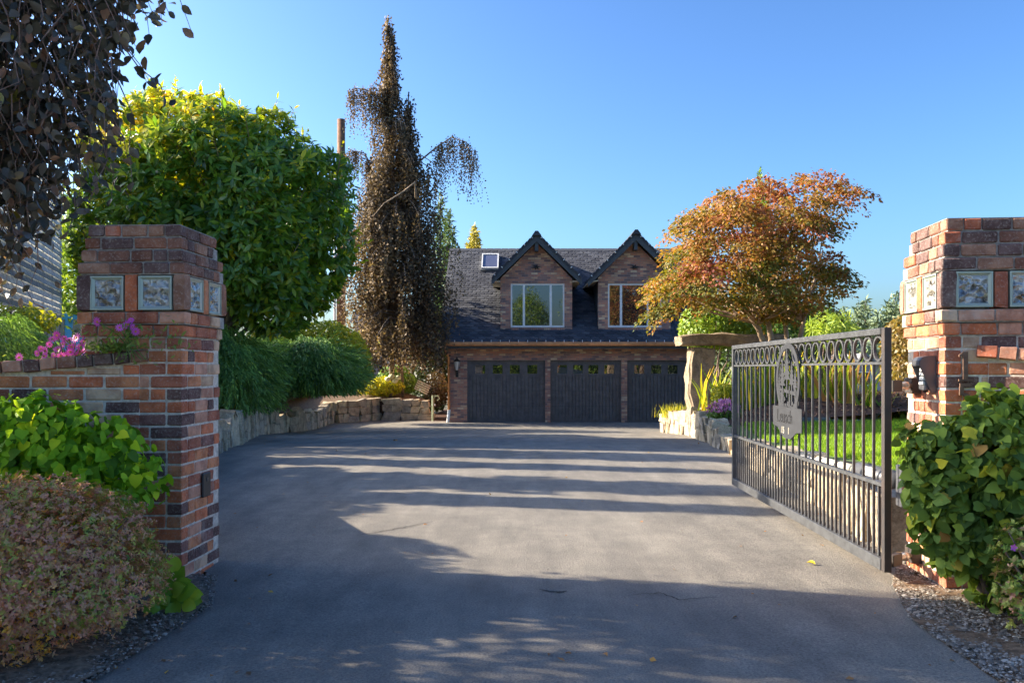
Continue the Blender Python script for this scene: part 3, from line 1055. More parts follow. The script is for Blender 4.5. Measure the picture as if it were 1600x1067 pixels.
# medallion on the drive side (+y)
mx, my, mz = 1.82, 0.034, 1.165
pl = MB()
no = 36
def ov(a, rx, rz_):
    return (mx + rx * math.cos(a), mz + rz_ * math.sin(a) * (1.0))
for k in range(no):
    a0, a1 = 2 * math.pi * k / no, 2 * math.pi * (k + 1) / no
    p = [ov(a0, .315, .295), ov(a1, .315, .295), ov(a1, .265, .25), ov(a0, .265, .25)]
    pl.prism([(x, my, z) for x, z in p], (0, 0.006, 0))
medal = pl.build('medallion', M['plaque'], gate)
fir = MB()
def fir_tree(cx, z0, z1, w):
    n = 6
    rgt, lft = [], []
    for i in range(n):
        f0, f1 = i / n, (i + 1) / n
        rgt += [(cx + w * (1 - f0) * 0.95, z0 + (z1 - z0) * f0), (cx + w * (1 - f1) * 0.55, z0 + (z1 - z0) * (f0 + 0.7 / n))]
        lft = [(2 * cx - q[0], q[1]) for q in rgt[::-1]]
    for (ra, rb) in zip(rgt[:-1], rgt[1:]):
        fir.prism([(2 * cx - ra[0], my + 0.0005, ra[1]), (ra[0], my + 0.0005, ra[1]), (rb[0], my + 0.0005, rb[1]), (2 * cx - rb[0], my + 0.0005, rb[1])], (0, 0.005, 0))
    fir.prism([(2 * cx - rgt[-1][0], my + 0.0005, rgt[-1][1]), (rgt[-1][0], my + 0.0005, rgt[-1][1]), (cx, my + 0.0005, z1)], (0, 0.005, 0))
    fir.box((cx - 0.014, my + 0.0006, z0 - 0.14), (cx + 0.014, my + 0.0054, z0))
fir_tree(mx + 0.02, 1.17, 1.44, 0.10)
fir_tree(mx + 0.14, 1.12, 1.36, 0.085)
fir_tree(mx - 0.11, 1.13, 1.33, 0.075)
fir_tree(mx - 0.20, 1.11, 1.26, 0.06)
fir_tree(mx + 0.23, 1.10, 1.25, 0.05)
fir.build('fir_cutout', M['plaque'], gate)
dr = MB()
rr_ = random.Random(3)
for (x0, z0, x1, z1, w) in ((-.26, 1.06, .26, 1.09, .016), (-.25, 1.02, -.16, 1.13, .03), (.10, 1.08, .27, 1.01, .022), (-.05, .96, -.05, 1.12, .02), (.12, .94, .12, 1.1, .02), (-.22, .95, -.22, 1.05, .035), (.22, .94, .22, 1.08, .035), (-.24, .98, .02, .94, .015)):
    a = Vector((mx + x0, 0, z0)); c = Vector((mx + x1, 0, z1)); t = (c - a).normalized(); nn = Vector((-t.z, 0, t.x)) * w
    q = [a - nn, c - nn * .6, c + nn * .6, a + nn]
    dr.prism([(p.x, my + 0.001, p.z) for p in q], (0, 0.004, 0))
for _ in range(12):
    cx, cz = mx + rr_.uniform(-.24, .24), rr_.uniform(.93, 1.02); q = [(cx + rr_.uniform(.02, .05) * math.cos(a), my + 0.0015, cz + rr_.uniform(.015, .03) * math.sin(a)) for a in np.linspace(0, 2 * math.pi, 7)[:-1]]
    dr.prism(q, (0, 0.0035, 0))
dr.build('branch_cutout', M['plaque'], gate)
bn = MB()
bn.prism([(x, my + 0.0065, z) for x, z in ((mx + .385, .952), (mx - .385, .952), (mx - .385, .775), (mx - .25, .765), (mx - .10, .705), (mx + .08, .705), (mx + .26, .785), (mx + .385, .795))], (0, 0.006, 0))
banner = bn.build('name_banner', M['plaque'], gate)
tm = text_mesh('Leusch', 0.15, 0.0015, M['black'], 'lettering')
link('lettering', tm, gate, loc=(mx + 0.05, my + 0.0142, 0.872), rot=(R(90), 0, R(180)), scale=(1.0, 1, 1))
for tx_, ttx in ((0.115, '1'), (0.072, '5'), (-0.06, '1')):
    link('numeral', text_mesh(ttx, 0.075, 0.0015, M['cream'], 'numeral'), gate, loc=(mx + tx_, my + 0.0142, 0.765), rot=(R(90), 0, R(180)))

# gate hinges fixed to the pier: bracket plate on post, bolt, box on pier
for z in (1.152, 0.135):
    a = Vector((2.20, 5.03, z)); bpt = cR - 0.29 * u2 + 0.13 * d2; bpt = Vector((bpt.x, bpt.y, z))
    dv = (bpt - a)
    t = Vector((dv.x, dv.y, 0)).normalized(); n = Vector((-t.y, t.x, 0))
    gi = Matrix.Rotation(-GA, 3, 'Z')
    L = lambda p: gi @ (Vector(p) + a - gate.location)
    Lv = lambda p: gi @ Vector(p)
    hg = MB().obox(L(t * 0.055), Lv(t * 0.055), Lv(n * 0.022), Vector((0, 0, 0.034))).build('hinge', M['iron_rust'], gate, bevel=0.003)
    MB().tube([L(t * 0.1105), L(t * (dv.length - 0.05))], 0.018, 10).build('bolt', M['steel'], hg, smooth=True)
    MB().lathe(L(t * (dv.length * 0.56)), [(0.0, -0.028), (0.02, -0.022), (0.030, 0), (0.02, 0.022), (0.0, 0.028)], 10).build('nut', M['steel'], hg, smooth=True)
    MB().obox(L(t * (dv.length - 0.035)), Lv(u2 * 0.034), Lv(d2 * 0.055), Vector((0, 0, 0.048))).build('mount_box', M['iron_rust'], hg, bevel=0.004)

# gate opener ram
a = Vector((2.47, 5.52, 0.537)); bpt = Vector((2.215, 6.60, 0.585))
op = thing('gate_opener', 'cream and grey gate opener ram lying along the lawn edge behind the gate', 'gate opener', a)
v = bpt - a
MB().tube([v * 0.0, v * 0.04, v * 0.05, v * 0.37, v * 0.38], [0.052, 0.052, 0.062, 0.062, 0.045], 14).build('housing', M['grey_case'], op, smooth=True)
MB().tube([v * 0.381, v * 0.80], 0.036, 12).build('outer_tube', M['cream'], op, smooth=True)
MB().tube([v * 0.56, v * 0.58], 0.040, 12).build('clamp', M['steel'], op, smooth=True)
MB().tube([v * 0.801, v * 1.0], 0.018, 10).build('ram', M['steel'], op, smooth=True)
pl_ = MB().obox(Vector((-0.02, -0.07, -0.02)), u2 * 0.012, d2 * 0.05, Vector((0, 0, 0.13)))
pl_.build('bracket', M['grey_case'], op, bevel=0.004)
MB().obox(v * 0.22 + Vector((-0.05, -0.03, 0.02)), v.normalized() * 0.055, Vector((0.006, 0.002, 0.012)), Vector((-0.004, 0.0, 0.024))).build('sticker', M['white'], op)


# ------------------------------------------------------------------ stone walls
def stone_mesh(seed, jit):
    r = random.Random(seed)
    mb = MB().box((-.5, -.5, -.5), (.5, .5, .5))
    me = mb.mesh('stone', M['stone'], bevel=0.05)
    sk = [r.uniform(-jit, jit) for _ in range(6)]
    for v in me.vertices:
        x, y, z = v.co
        v.co = Vector((x + sk[0] * z + r.uniform(-jit, jit) * .35, y + r.uniform(-jit, jit) * .6, z * (1 + sk[1] * x) + sk[2] * x * .6 + r.uniform(-jit, jit) * .35))
    return me


stones = [stone_mesh(100 + i, 0.22) for i in range(16)]
uprights = [stone_mesh(200 + i, 0.30) for i in range(12)]


def path_len(P):
    out = [0]
    for a, c in zip(P[:-1], P[1:]): out.append(out[-1] + math.hypot(c[0] - a[0], c[1] - a[1]))
    return out


def path_at(P, cum, s):
    return [float(np.interp(s, cum, [p[i] for p in P])) for i in range(3)]


def put_stone(root, meshes, x, y, z, w, dpt, h, ang, tilt=0.0):
    o = link('stone', random.choice(meshes), root)
    o.location = Vector((x, y, z)) - root.location
    o.rotation_euler = (random.uniform(-.05, .05), tilt, ang + random.uniform(-.08, .08))
    o.scale = (w, dpt, h)


def stone_wall(label, P, s0, s1, mode, ang_off=0.0):
    cum = path_len(P)
    x, y, z = path_at(P, cum, (s0 + s1) / 2)
    root = thing('stone_retaining_wall', label, 'retaining wall', (x, y, gz(y)))
    core = MB(root.location)
    s = s0
    while s < s1:
        x, y, zt = path_at(P, cum, s)
        x2, y2, _ = path_at(P, cum, s + 0.05)
        ang = math.atan2(y2 - y, x2 - x)
        zg = gz(y)
        H = zt - zg
        up = mode(s, y)
        if up:
            w = random.choice((random.uniform(.14, .26), random.uniform(.28, .44), random.uniform(.40, .62))) * (1.15 if y > 15 else 0.8)
            h = H * random.uniform(0.72, 1.16) + 0.05
            cx, cy, _ = path_at(P, cum, s + w / 2)
            if random.random() < 0.42 and H > 0.32:
                f = random.uniform(0.4, 0.6)
                put_stone(root, stones, cx, cy, zg + h * f / 2 - 0.03, w * 1.0, 0.26, h * f, ang)
                put_stone(root, stones, cx, cy, zg + h * f + h * (1 - f) / 2 - 0.03, w * 0.97, 0.25, h * (1 - f) * 0.98, ang)
            else:
                put_stone(root, uprights, cx, cy, zg + h / 2 - 0.04, w * 1.02, random.uniform(0.2, 0.3), h, ang, random.uniform(-.08, .08))
            s += w
        else:
            # a bay of two to four courses
            w = random.uniform(0.45, 0.75)
            cx, cy, _ = path_at(P, cum, s + w / 2)
            nrow = max(2, int(round(H / 0.24)))
            hs = np.array([random.uniform(0.7, 1.3) for _ in range(nrow)]); hs = hs / hs.sum() * (H + 0.04)
            zz = zg - 0.03
            for h in hs:
                k = random.choice((1, 1, 2, 2)) if h < 0.3 else random.choice((1, 2))
                ws = np.array([random.uniform(0.7, 1.3) for _ in range(k)]); ws = ws / ws.sum() * w
                ss = s
                for ww in ws:
                    px_, py_, _ = path_at(P, cum, ss + ww / 2)
                    put_stone(root, stones, px_, py_, zz + h / 2, ww * 0.99, random.uniform(0.22, 0.30), h * 0.98, ang)
                    ss += ww
                zz += h
            s += w
    # packed earth and mortar behind the faces
    sN = np.linspace(s0, s1 - 0.05, int((s1 - s0) / 0.4) + 2)
    prev = None
    for s in sN:
        x, y, zt = path_at(P, cum, s)
        x2, y2, _ = path_at(P, cum, s + 0.05)
        t = Vector((x2 - x, y2 - y, 0)).normalized(); n = Vector((-t.y, t.x, 0)) * ang_off
        cur = [Vector((x, y, gz(y) - 0.1)) + n * 0.06, Vector((x, y, zt - 0.10)) + n * 0.06, Vector((x, y, zt - 0.10)) + n * 0.24]
        if prev:
            core.poly([prev[0], cur[0], cur[1], prev[1]]); core.poly([prev[1], cur[1], cur[2], prev[2]])
        prev = cur
    core.build('earth_backing', M['mulch_dark'], root)
    return root


cumL = path_len(WL)
stone_wall('long curving rough stone retaining wall below the junipers, left of the drive', WL, cumL[1] + 1.0, cumL[-1], lambda s, y: (y < 27.5 and s < cumL[9]), 1.0)
cumR = path_len(WR)
stone_wall('low sunlit stone edging wall of upright slabs along the lawn behind the gate', WR, 0.0, cumR[-1], lambda s, y: y < 20, -1.0)
# return of the right wall toward the garage
put_root = thing('boulder', 'rough pale boulder at the end of the edging wall near the garage door', 'boulder', (4.75, 24.6, gz(24.6)))
put_stone(put_root, stones, 4.75, 24.6, gz(24.6) + 0.2, 0.9, 0.5, 0.5, 0.3)
for (bx, by, bz, w, h, lab) in ((-5.35, 18.3, 0.52, 0.42, 0.36, 'pale squarish boulder on the bed edge by the juniper trunk'), (-5.75, 18.9, 0.50, 0.36, 0.32, 'pointed pale boulder lying between the two junipers')):
    br = thing('boulder', lab, 'boulder', (bx, by, bz - 0.1), 0, 'boulders on the left bed')
    put_stone(br, uprights, bx, by, bz + 0.05, w, w * 0.8, h, 0.3)

# ------------------------------------------------------------------ standing stone lintel (three slabs)
tl = thing('stone_arch', 'rough stone lintel slab laid across upright stone posts beside the maple', 'stone arch', (5.2, 21.5, 0.1))
def rough_slab(name, x0, x1, y0, y1, z0, z1, seed, amp=0.05, nx=7, nz=7):
    r = random.Random(seed)
    bm = bmesh.new()
    bmesh.ops.create_cube(bm, size=1)
    bmesh.ops.subdivide_edges(bm, edges=bm.edges[:], cuts=9, use_grid_fill=True)
    ph = [r.uniform(0, 6.28) for _ in range(9)]
    for v in bm.verts:
        x, y, z = v.co
        rx = (x + .5) * (x1 - x0) + x0; ry = (y + .5) * (y1 - y0) + y0; rz_ = (z + .5) * (z1 - z0) + z0
        k = (abs(x) > .49) + (abs(y) > .49) + (abs(z) > .49)
        sh = 0.03 * (k - 1) if k > 1 else 0
        rx += amp * math.sin(4.1 * rz_ + ph[0]) + amp * .6 * math.sin(9 * rz_ + 5 * ry + ph[1]) + r.uniform(-amp, amp) * .25 - sh * (1 if x > 0 else -1)
        ry += amp * math.sin(5 * rz_ + 3 * rx + ph[2]) + r.uniform(-amp, amp) * .25 - sh * (1 if y > 0 else -1)
        rz_ += amp * .35 * math.sin(13 * rx + 7 * ry + ph[5]) * math.sin(11 * ry + ph[6]); ry += amp * .4 * math.sin(12 * rz_ + 9 * rx + ph[7])
        rz_ += amp * .7 * math.sin(3.3 * rx + ph[3]) + amp * .4 * math.sin(8 * rx + ph[4]) + r.uniform(-amp, amp) * .2 - sh * (1 if z > 0 else -1)
        v.co = Vector((rx, ry, rz_)) - tl.location
    me = bpy.data.meshes.new(name); bm.to_mesh(me); bm.free()
    me.materials.append(M['slab'])
    return link(name, me, tl)
rough_slab('stone_post', 4.36, 4.98, 21.2, 21.75, -0.05, 1.80, 1, 0.035)
rough_slab('stone_post', 5.80, 6.25, 21.25, 21.7, 0.2, 1.80, 2, 0.03)
rough_slab('lintel_slab', 4.12, 6.75, 21.12, 21.85, 1.835, 2.12, 3, 0.032)

# ------------------------------------------------------------------ the brick garage house
HY = 30.2
house = thing('brick_garage_house', 'brick house with three black garage doors and two gabled dormers', 'house', (2.5, HY, -0.607))
HO = house.location
def hb(): return MB(HO)
Zf = -0.607
WLx, WRx = -2.24, 7.35
doors = [(-1.566, 1.163), (1.342, 3.826), (4.027, 6.667)]
DT = 1.563
w = hb()
w.box((WLx, HY, Zf - .1), (doors[0][0], HY + .28, DT))
w.box((doors[0][1], HY, Zf - .1), (doors[1][0], HY + .28, DT))
w.box((doors[1][1], HY, Zf - .1), (doors[2][0], HY + .28, DT))
w.box((doors[2][1], HY, Zf - .1), (WRx, HY + .28, DT))
w.box((WLx, HY, DT), (WRx, HY + .28, 2.16))
w.build('wall', M['house_x'], house)
RZ0, RY0, RS = 2.20, 29.75, 0.743
RYr = 35.0; RZr = RZ0 + RS * (RYr - RY0)
for x, t in ((WLx + .003, .25), (WRx - .253, .25)):
    sw = hb()
    sw.prism([(x, HY + .281, Zf - .1), (x, 2 * RYr - HY, Zf - .1), (x, 2 * RYr - HY, 2.3), (x, RYr, RZr - .15), (x, HY + .281, 2.30)], (t, 0, 0))
    sw.build('gable_wall', M['house_y'], house)
bw = hb(); bw.box((WLx + .26, 2 * RYr - HY - .26, Zf - .1), (WRx - .26, 2 * RYr - HY - .01, 2.3)); bw.build('back_wall', M['house_x'], house)
# lintel band: soldier course over the doors, 10 mm proud, real bricks
# garage doors
for (x0, x1) in doors:
    fr = hb()
    yy = HY + 0.10
    fr.box((x0, yy - .02, DT - .07), (x1, yy + .06, DT)); fr.box((x0, yy - .02, Zf), (x0 + .06, yy + .06, DT - .07)); fr.box((x1 - .06, yy - .02, Zf), (x1, yy + .06, DT - .07))
    fr.box((x0 + .06, yy + .030, Zf), (x1 - .06, yy + .06, DT - .07))
    gd = fr.build('garage_door', M['door'], house)
    n = 20
    pw = (x1 - x0 - .12) / n
    zw0, zw1 = 1.10, 1.40                         # window band
    ws = [(x0 + .06 + (x1 - x0 - .12) * c, 0.17) for c in (0.15, 0.385, 0.615, 0.85)]
    for i in range(n):
        a = x0 + .06 + i * pw
        MB(HO).box((a + .010, yy + .004, Zf + .012), (a + pw - .010, yy + .0295, 1.03)).build('plank', M['door'], gd)
    pt = hb()
    pt.box((x0 + .062, yy + .002, 1.034), (x1 - .062, yy + .0297, zw0)); pt.box((x0 + .062, yy + .002, zw1), (x1 - .062, yy + .0297, DT - .072))
    xs = [x0 + .062] + [v_ for c, h in ws for v_ in (c - h, c + h)] + [x1 - .062]
    for i in range(0, len(xs), 2):
        pt.box((xs[i], yy + .002, zw0), (xs[i + 1], yy + .0297, zw1))
    pt.build('window_rail', M['door'], gd)
    for c, h in ws:
        hb().box((c - h, yy + .018, zw0), (c + h, yy + .0299, zw1)).build('pane', M['glass_dark'], gd)
    for z in (-0.05, 0.50):
        hb().box((x0 + .065, yy + .0015, z), (x1 - .065, yy + .0038, z + .012)).build('panel_seam', M['trim'], gd)

# main roof
rf = hb()
XL, XR = -2.53, 7.65
def rz(y): return RZ0 + RS * (y - RY0)
nrm = Vector((0, -RS, 1)).normalized()
for sgn in (1, -1):
    f = lambda y: y if sgn == 1 else 2 * RYr - y
    rf.prism([(XL, f(RY0), RZ0 - .10), (XL, f(RY0), RZ0), (XL, RYr, RZr), (XL, RYr, RZr - .12)], (XR - XL, 0, 0))
roof = rf.build('roof', M['roofdeck'], house)
hb().box((XL, RY0 + .02, RZ0 - .235), (XR, RY0 + .05, RZ0 - .02)).build('fascia', M['trim'], house)
hb().prism([(XL, RY0 + .051, RZ0 - .16), (XL, HY - .002, RZ0 - .16), (XL, HY - .002, RZ0 - .13), (XL, RY0 + .051, RZ0 - .13)], (XR - XL, 0, 0)).build('soffit', M['soffit'], house)
# shingles
slope_v = Vector((0, 1, RS)).normalized()
expo = 0.155
sl = math.hypot(RYr - RY0, RZr - RZ0)
def shingle_verts(wd):
    # local: x along eave, y up slope, z normal ; clipped lower corners
    c = 0.055
    top = [(-wd / 2 + c, -0.03, .022), (wd / 2 - c, -0.03, .022), (wd / 2, c * .9, .020), (wd / 2, .17, .006), (-wd / 2, .17, .006), (-wd / 2, c * .9, .020)]
    bot = [(x, y, z - .018) for x, y, z in top]
    return top + bot
sh_faces = [(0, 1, 2, 3, 4, 5)] + [((i + 1) % 6, i, 6 + i, 6 + (i + 1) % 6) for i in (0, 1, 2, 4, 5)]
shm = MB(); shm.verts_faces(shingle_verts(0.30), sh_faces)
sh_me = shm.mesh('shingle', M['shingle'])
pitch_ang = math.atan(RS)
SH = []
row = 0
dorm = [(0.854, 1.26, 1.55), (4.30, 1.27, 1.64)]
while row * expo < sl - 0.05:
    yv = RY0 + slope_v.y * row * expo; zv = RZ0 + slope_v.z * row * expo
    x = XL + (0.15 if row % 2 else 0.0) + 0.15
    while x < XR - 0.1:
        hid = any(abs(x - c) < min(hw - 0.12, 5.976 - zv - 0.35) and yv > 30.45 for c, hw, _ in dorm)
        if not hid: SH.append((x + random.uniform(-.012, .012), yv, zv + random.uniform(0, .004)))
        x += 0.30
    row += 1
vis = [i for i, p in enumerate(SH) if p[0] < 5.2]
rest_v, rest_f, rest_t = [], [], []
chosen = set(sorted(vis, key=lambda i: SH[i][1])[:300])
base_v = np.array(shingle_verts(0.292))
ca, sa = math.cos(pitch_ang), math.sin(pitch_ang)
V, F6 = [], []
me_faces, tints = [], []
for i, p in enumerate(SH):
    if i in chosen:
        link('shingle', sh_me, roof, loc=Vector(p) - HO, rot=(pitch_ang, 0, random.uniform(-.01, .01)), scale=(0.975, 1, 1))
    else:
        n0 = len(V)
        t = random.random()
        for (x, y, z) in base_v:
            V.append((p[0] + x - HO.x, p[1] + y * ca - z * sa - HO.y, p[2] + y * sa + z * ca - HO.z)); tints.append(t)
        me_faces += [tuple(n0 + j for j in f) for f in sh_faces]
me = bpy.data.meshes.new('shingle_field'); me.from_pydata(V, [], me_faces); me.materials.append(M['shingle'])
at_ = me.attributes.new('tint', 'FLOAT', 'POINT'); at_.data.foreach_set('value', tints)
link('shingle_field', me, roof, kind='stuff')
rc = hb()
x = XL
while x < XR:
    rc.prism([(x, RYr - .14, RZr - .07), (x, RYr, RZr + .045), (x, RYr + .14, RZr - .07)], (0.29, 0, 0)); x += 0.30
rc.build('ridge_cap', M['shingle'], roof)
# gutter with clips, eave lights, downspout
gt = hb()
prof = [(RY0 - .10, RZ0 - .01), (RY0 - .115, RZ0 - .07), (RY0 - .10, RZ0 - .135), (RY0 - .02, RZ0 - .15), (RY0 + .018, RZ0 - .135), (RY0 + .018, RZ0 - .01), (RY0 + .0, RZ0 - .01), (RY0 + .0, RZ0 - .12), (RY0 - .085, RZ0 - .115), (RY0 - .09, RZ0 - .01)]
gt.prism([(XL - .05, y, z) for y, z in prof], (XR - XL + .1, 0, 0))
gutter = gt.build('gutter', M['copper'], house)
cl = MB().box((-.010, -.13, -.012), (.010, -.095, .055)).mesh('gutter_clip', M['white'])
x = XL + .25
while x < XR:
    link('gutter_clip', cl, gutter, loc=Vector((x, RY0, RZ0)) - HO); x += 0.313
el = MB().lathe((0, 0, 0), [(0.0, -.035), (.018, -.028), (.024, -.01), (.018, 0.0), (0, 0.0)], 8).mesh('eave_light', M['white'])
x = WLx + .55
while x < WRx:
    link('eave_light', el, house, loc=Vector((x, RY0 + .12, RZ0 - .161)) - HO); x += 0.626
MB(HO).tube([(-2.30, RY0 - .04, RZ0 - .15), (-2.30, RY0 - .04, RZ0 - .26), (-2.20, HY - .06, RZ0 - .55), (-2.20, HY - .06, Zf + .45)], .042, 8).build('downspout', M['copper'], house, smooth=True)
MB(HO).tube([(-2.20, HY - .06, Zf + .449), (-2.20, HY - .06, Zf + .42), (-2.24, HY - .08, Zf + .02)], [.07, .06, .055], 8).build('drain_boot', M['white'], house)
# skylight
sk_c = Vector((-0.86, 34.1, rz(34.1)))
xax = Vector((1, 0, 0)); yax = slope_v; zax = nrm
skf = hb()
for (cx, cy, hx, hy) in ((0, .535, .33, .03), (0, -.535, .33, .03), (-.31, 0, .022, .505), (.31, 0, .022, .505)):
    skf.obox(sk_c + xax * cx + yax * cy + zax * .06, xax * hx, yax * hy, zax * .07)
sky_o = skf.build('skylight', M['white'], house)
hb().obox(sk_c + zax * .09, xax * .285, yax * .50, zax * .012).build('pane', M['glass_sky'], sky_o)
hb().obox(sk_c + yax * -.62 + zax * .04, xax * .36, yax * .05, zax * .03).build('flashing', M['trim'], sky_o)

# dormers
DY = 30.35
DF = 29.95
wins = [(-0.045, 1.843), (3.37, 5.26)]
for di, (cx, hw, tip) in enumerate(dorm):
    apex = 5.976 if di == 0 else 6.02
    zt = apex - tip                               # 45 degree pitch: tip height
    th_ = 0.15
    wz0, wz1 = 2.735, 4.26
    a, b_ = wins[di]
    xl, xr = cx - hw, cx + hw
    zb = 2.35
    dw = hb()
    dw.box((xl, DY, zb), (a, DY + .2, wz1)); dw.box((b_, DY, zb), (xr, DY + .2, wz1)); dw.box((a, DY, zb), (b_, DY + .2, wz0 - .075))
    ze = apex - .30 - hw
    dw.prism([(xl, DY, wz1), (xr, DY, wz1), (xr, DY, ze + 0.02), (cx, DY, apex - .28), (xl, DY, ze + 0.02)], (0, .2, 0))
    dwo = dw.build('dormer_wall', M['house_x'], house)
    cheek = hb()
    for x in (xl + .003, xr - .103):
        y1 = RY0 + (ze - RZ0) / RS
        cheek.prism([(x, DY + .201, RZ0 + RS * (DY + .2 - RY0) - .1), (x, y1 + .6, ze), (x, DY + .201, ze)], (.10, 0, 0))
    cheek.build('dormer_cheek', M['trim'], house)
    # soldier sill bricks
    so = hb()
    x = a + .004
    while x < b_ - .05:
        so.box((x, DY - .035, wz0 - .16), (x + .066, DY + .05, wz0 - .012)); x += .076
    so.build('brick_sill', M['house_x'], dwo)
    # window
    fw = hb()
    t = .055
    fy0, fy1 = DY + .03, DY + .10
    fw.box((a, fy0, wz0 - .01), (b_, fy1, wz0 + t)); fw.box((a, fy0, wz1 - t), (b_, fy1, wz1)); fw.box((a, fy0, wz0 + t), (a + t, fy1, wz1 - t)); fw.box((b_ - t, fy0, wz0 + t), (b_, fy1, wz1 - t))
    m1, m2 = a + (b_ - a) * .245, a + (b_ - a) * .745
    for mm in (m1, m2): fw.box((mm - .04, fy0, wz0 + t), (mm + .04, fy1, wz1 - t))
    win = fw.build('window', M['white'], house)
    for (p, q, tl_) in ((a + t, m1 - .04, .02), (m1 + .04, m2 - .04, -.01), (m2 + .04, b_ - t, .03)):
        hb().box((p, DY + .055, wz0 + t), (q, DY + .065, wz1 - t)).build('pane', M['glass_dark'], win)
    # roof planes, barge boards, soffit
    dr_ = hb(); sf = hb(); bb = hb()
    for sg in (-1, 1):
        tx = cx + sg * tip
        dr_.prism([(cx, DF - .03, apex), (tx, DF - .03, zt), (tx - sg * .0, DF - .03, zt - .07), (cx, DF - .03, apex - .07)], (0, 34.9 - DF, 0))
        sf.prism([(cx, DF + .05, apex - .075), (tx, DF + .05, zt - .075), (tx, DF + .05, zt - .10), (cx, DF + .05, apex - .10)], (0, 3.0, 0))
        bb.prism([(cx, DF - .005, apex - .072), (tx + sg * .02, DF - .005, zt - .092), (tx + sg * .02, DF - .005, zt - .26), (cx, DF - .005, apex - .30)], (0, .045, 0))
        # returns that close the eave
        sf.prism([(tx, DF + .06, zt - .12), (cx + sg * (hw + .002), DY - .002, ze - .10), (cx + sg * (hw + .002), DY - .002, ze - .06), (tx, DF + .06, zt - .105)], (0, 2.0, 0))
    dro = dr_.build('dormer_roof', M['roofdeck'], house)
    sf.build('soffit', M['soffit'], dro)
    bb.build('bargeboard', M['trim'], dro)
    # shingle butts along the verge and ridge caps
    vg = hb()
    L = tip * math.sqrt(2)
    n = int(L / .15)
    for sg in (-1, 1):
        t = Vector((sg, 0, -1)).normalized(); nn = Vector((sg, 0, 1)).normalized()
        for i in range(n):
            c = Vector((cx, 0, apex)) + t * ((i + .5) * L / n)
            for yy in np.arange(DF - .05, DF + 1.2, .31):
                vg.obox(Vector((c.x, yy + .15, c.z)) + nn * (.018), t * (L / n * .56) + nn * (-.012), Vector((0, .148, 0)), nn * .012)
    vg.build('verge_shingles', M['shingle'], dro, kind='stuff')
    rcp = hb()
    for yy in np.arange(DF - .12, 34.6, .30):
        rcp.prism([(cx - .16, yy, apex - .10), (cx - .05, yy, apex + .055), (cx + .05, yy, apex + .055), (cx + .16, yy, apex - .10)], (0, .29, 0))
    rcp.build('ridge_cap', M['shingle'], dro)
    # bracket under the apex and iron ornament on the gable
    bk = hb(); bk.box((cx - .06, DF + .045, apex - .62), (cx + .06, DY - .003, apex - .30)); bk.build('apex_bracket', M['trim'], house)
    og = hb()
    oz = 4.83
    for k in range(6):
        an = k * math.pi / 3 + .26
        og.prism([(cx + .05 * math.cos(an + .5), DY - .03, oz + .05 * math.sin(an + .5)), (cx + .20 * math.cos(an), DY - .045, oz + .11 * math.sin(an)), (cx + .05 * math.cos(an - .5), DY - .03, oz + .05 * math.sin(an - .5))], (0, .02, 0))
    og.lathe((cx, DY - .03, oz - .04), [(0, 0), (.06, .0), (.07, .05), (.04, .09), (0, .1)], 8)
    og.build('gable_ornament', M['black'], house)
    clips = MB().box((-.012, -.03, -.012), (.012, .0, .05)).mesh('verge_light', M['white'])
    for sg in (-1, 1):
        for i in range(6):
            f = (i + .6) / 6
            link('verge_light', clips, dro, loc=Vector((cx + sg * tip * f, DF - .035, apex - tip * f - .02)) - HO, rot=(0, sg * .78, 0))

# wall lantern
lx, lz = -1.92, 1.36
lt = MB(HO).tube([(lx, HY - .01, lz - .30), (lx, HY - .10, lz - .34), (lx, HY - .15, lz - .20)], .016, 6)
lt.lathe((lx, HY - .15, lz), [(.0, -.22), (.05, -.19), (.06, -.14)], 8).lathe((lx, HY - .15, lz), [(.135, .16), (.10, .20), (.04, .25), (.02, .32), (0, .34)], 8)
lt.box((lx - .05, HY - .02, lz - .38), (lx + .05, HY - .003, lz - .20))
for k in range(4):
    an = k * math.pi / 2 + .78
    lt.tube([(lx + .06 * math.cos(an), HY - .15 + .06 * math.sin(an), lz - .14), (lx + .125 * math.cos(an), HY - .15 + .125 * math.sin(an), lz + .16)], .008, 4)
lan = lt.build('wall_lantern', M['black'], house)
MB(HO).lathe((lx, HY - .15, lz), [(.055, -.138), (.118, .158)], 8).build('lantern_glass', glassmat('lantern_glass', (0.45, 0.45, 0.42), 0.1), lan)

# ------------------------------------------------------------------ small yard things by the house
def slat_panel():
    p = at(660, 605, 31.5)
    t = thing('slatted_panel', 'small pale slatted wooden panel tilted on the dark bed by the house', 'slatted panel', p)
    ax = Vector((0.9, 0.1, -0.42)).normalized(); ay = Vector((0.35, -0.2, 0.75)).normalized(); az = ax.cross(ay).normalized()
    for i in range(5):
        c = ay * (-0.16 + .08 * i)
        MB().obox(c, ax * .26, ay * .022, az * .01).build('slat', M['cream'], t)
    for s in (-1, 1):
        MB().obox(ax * (.2 * s) - az * .021, ax * .02, ay * .2, az * .01).build('batten', M['pole'], t)
slat_panel()
hp = thing('standpipe', 'pale green garden standpipe post with a curved spout beside the stone wall end', 'standpipe', (-2.83, 30.9, -0.6))
gp = plain('standpipe_green', (0.25, 0.29, 0.17), 0.5)
MB().tube([(0, 0, 0), (0, 0, .92)], .045, 8).build('post', gp, hp)
MB().tube([(.03, -.02, .82), (.10, -.05, .90), (.20, -.08, .90), (.24, -.08, .80), (.16, -.08, .74)], .022, 6).build('spout', gp, hp)
MB().box((.04, -.03, .55), (.09, .03, .62)).build('tap', M['white'], hp)

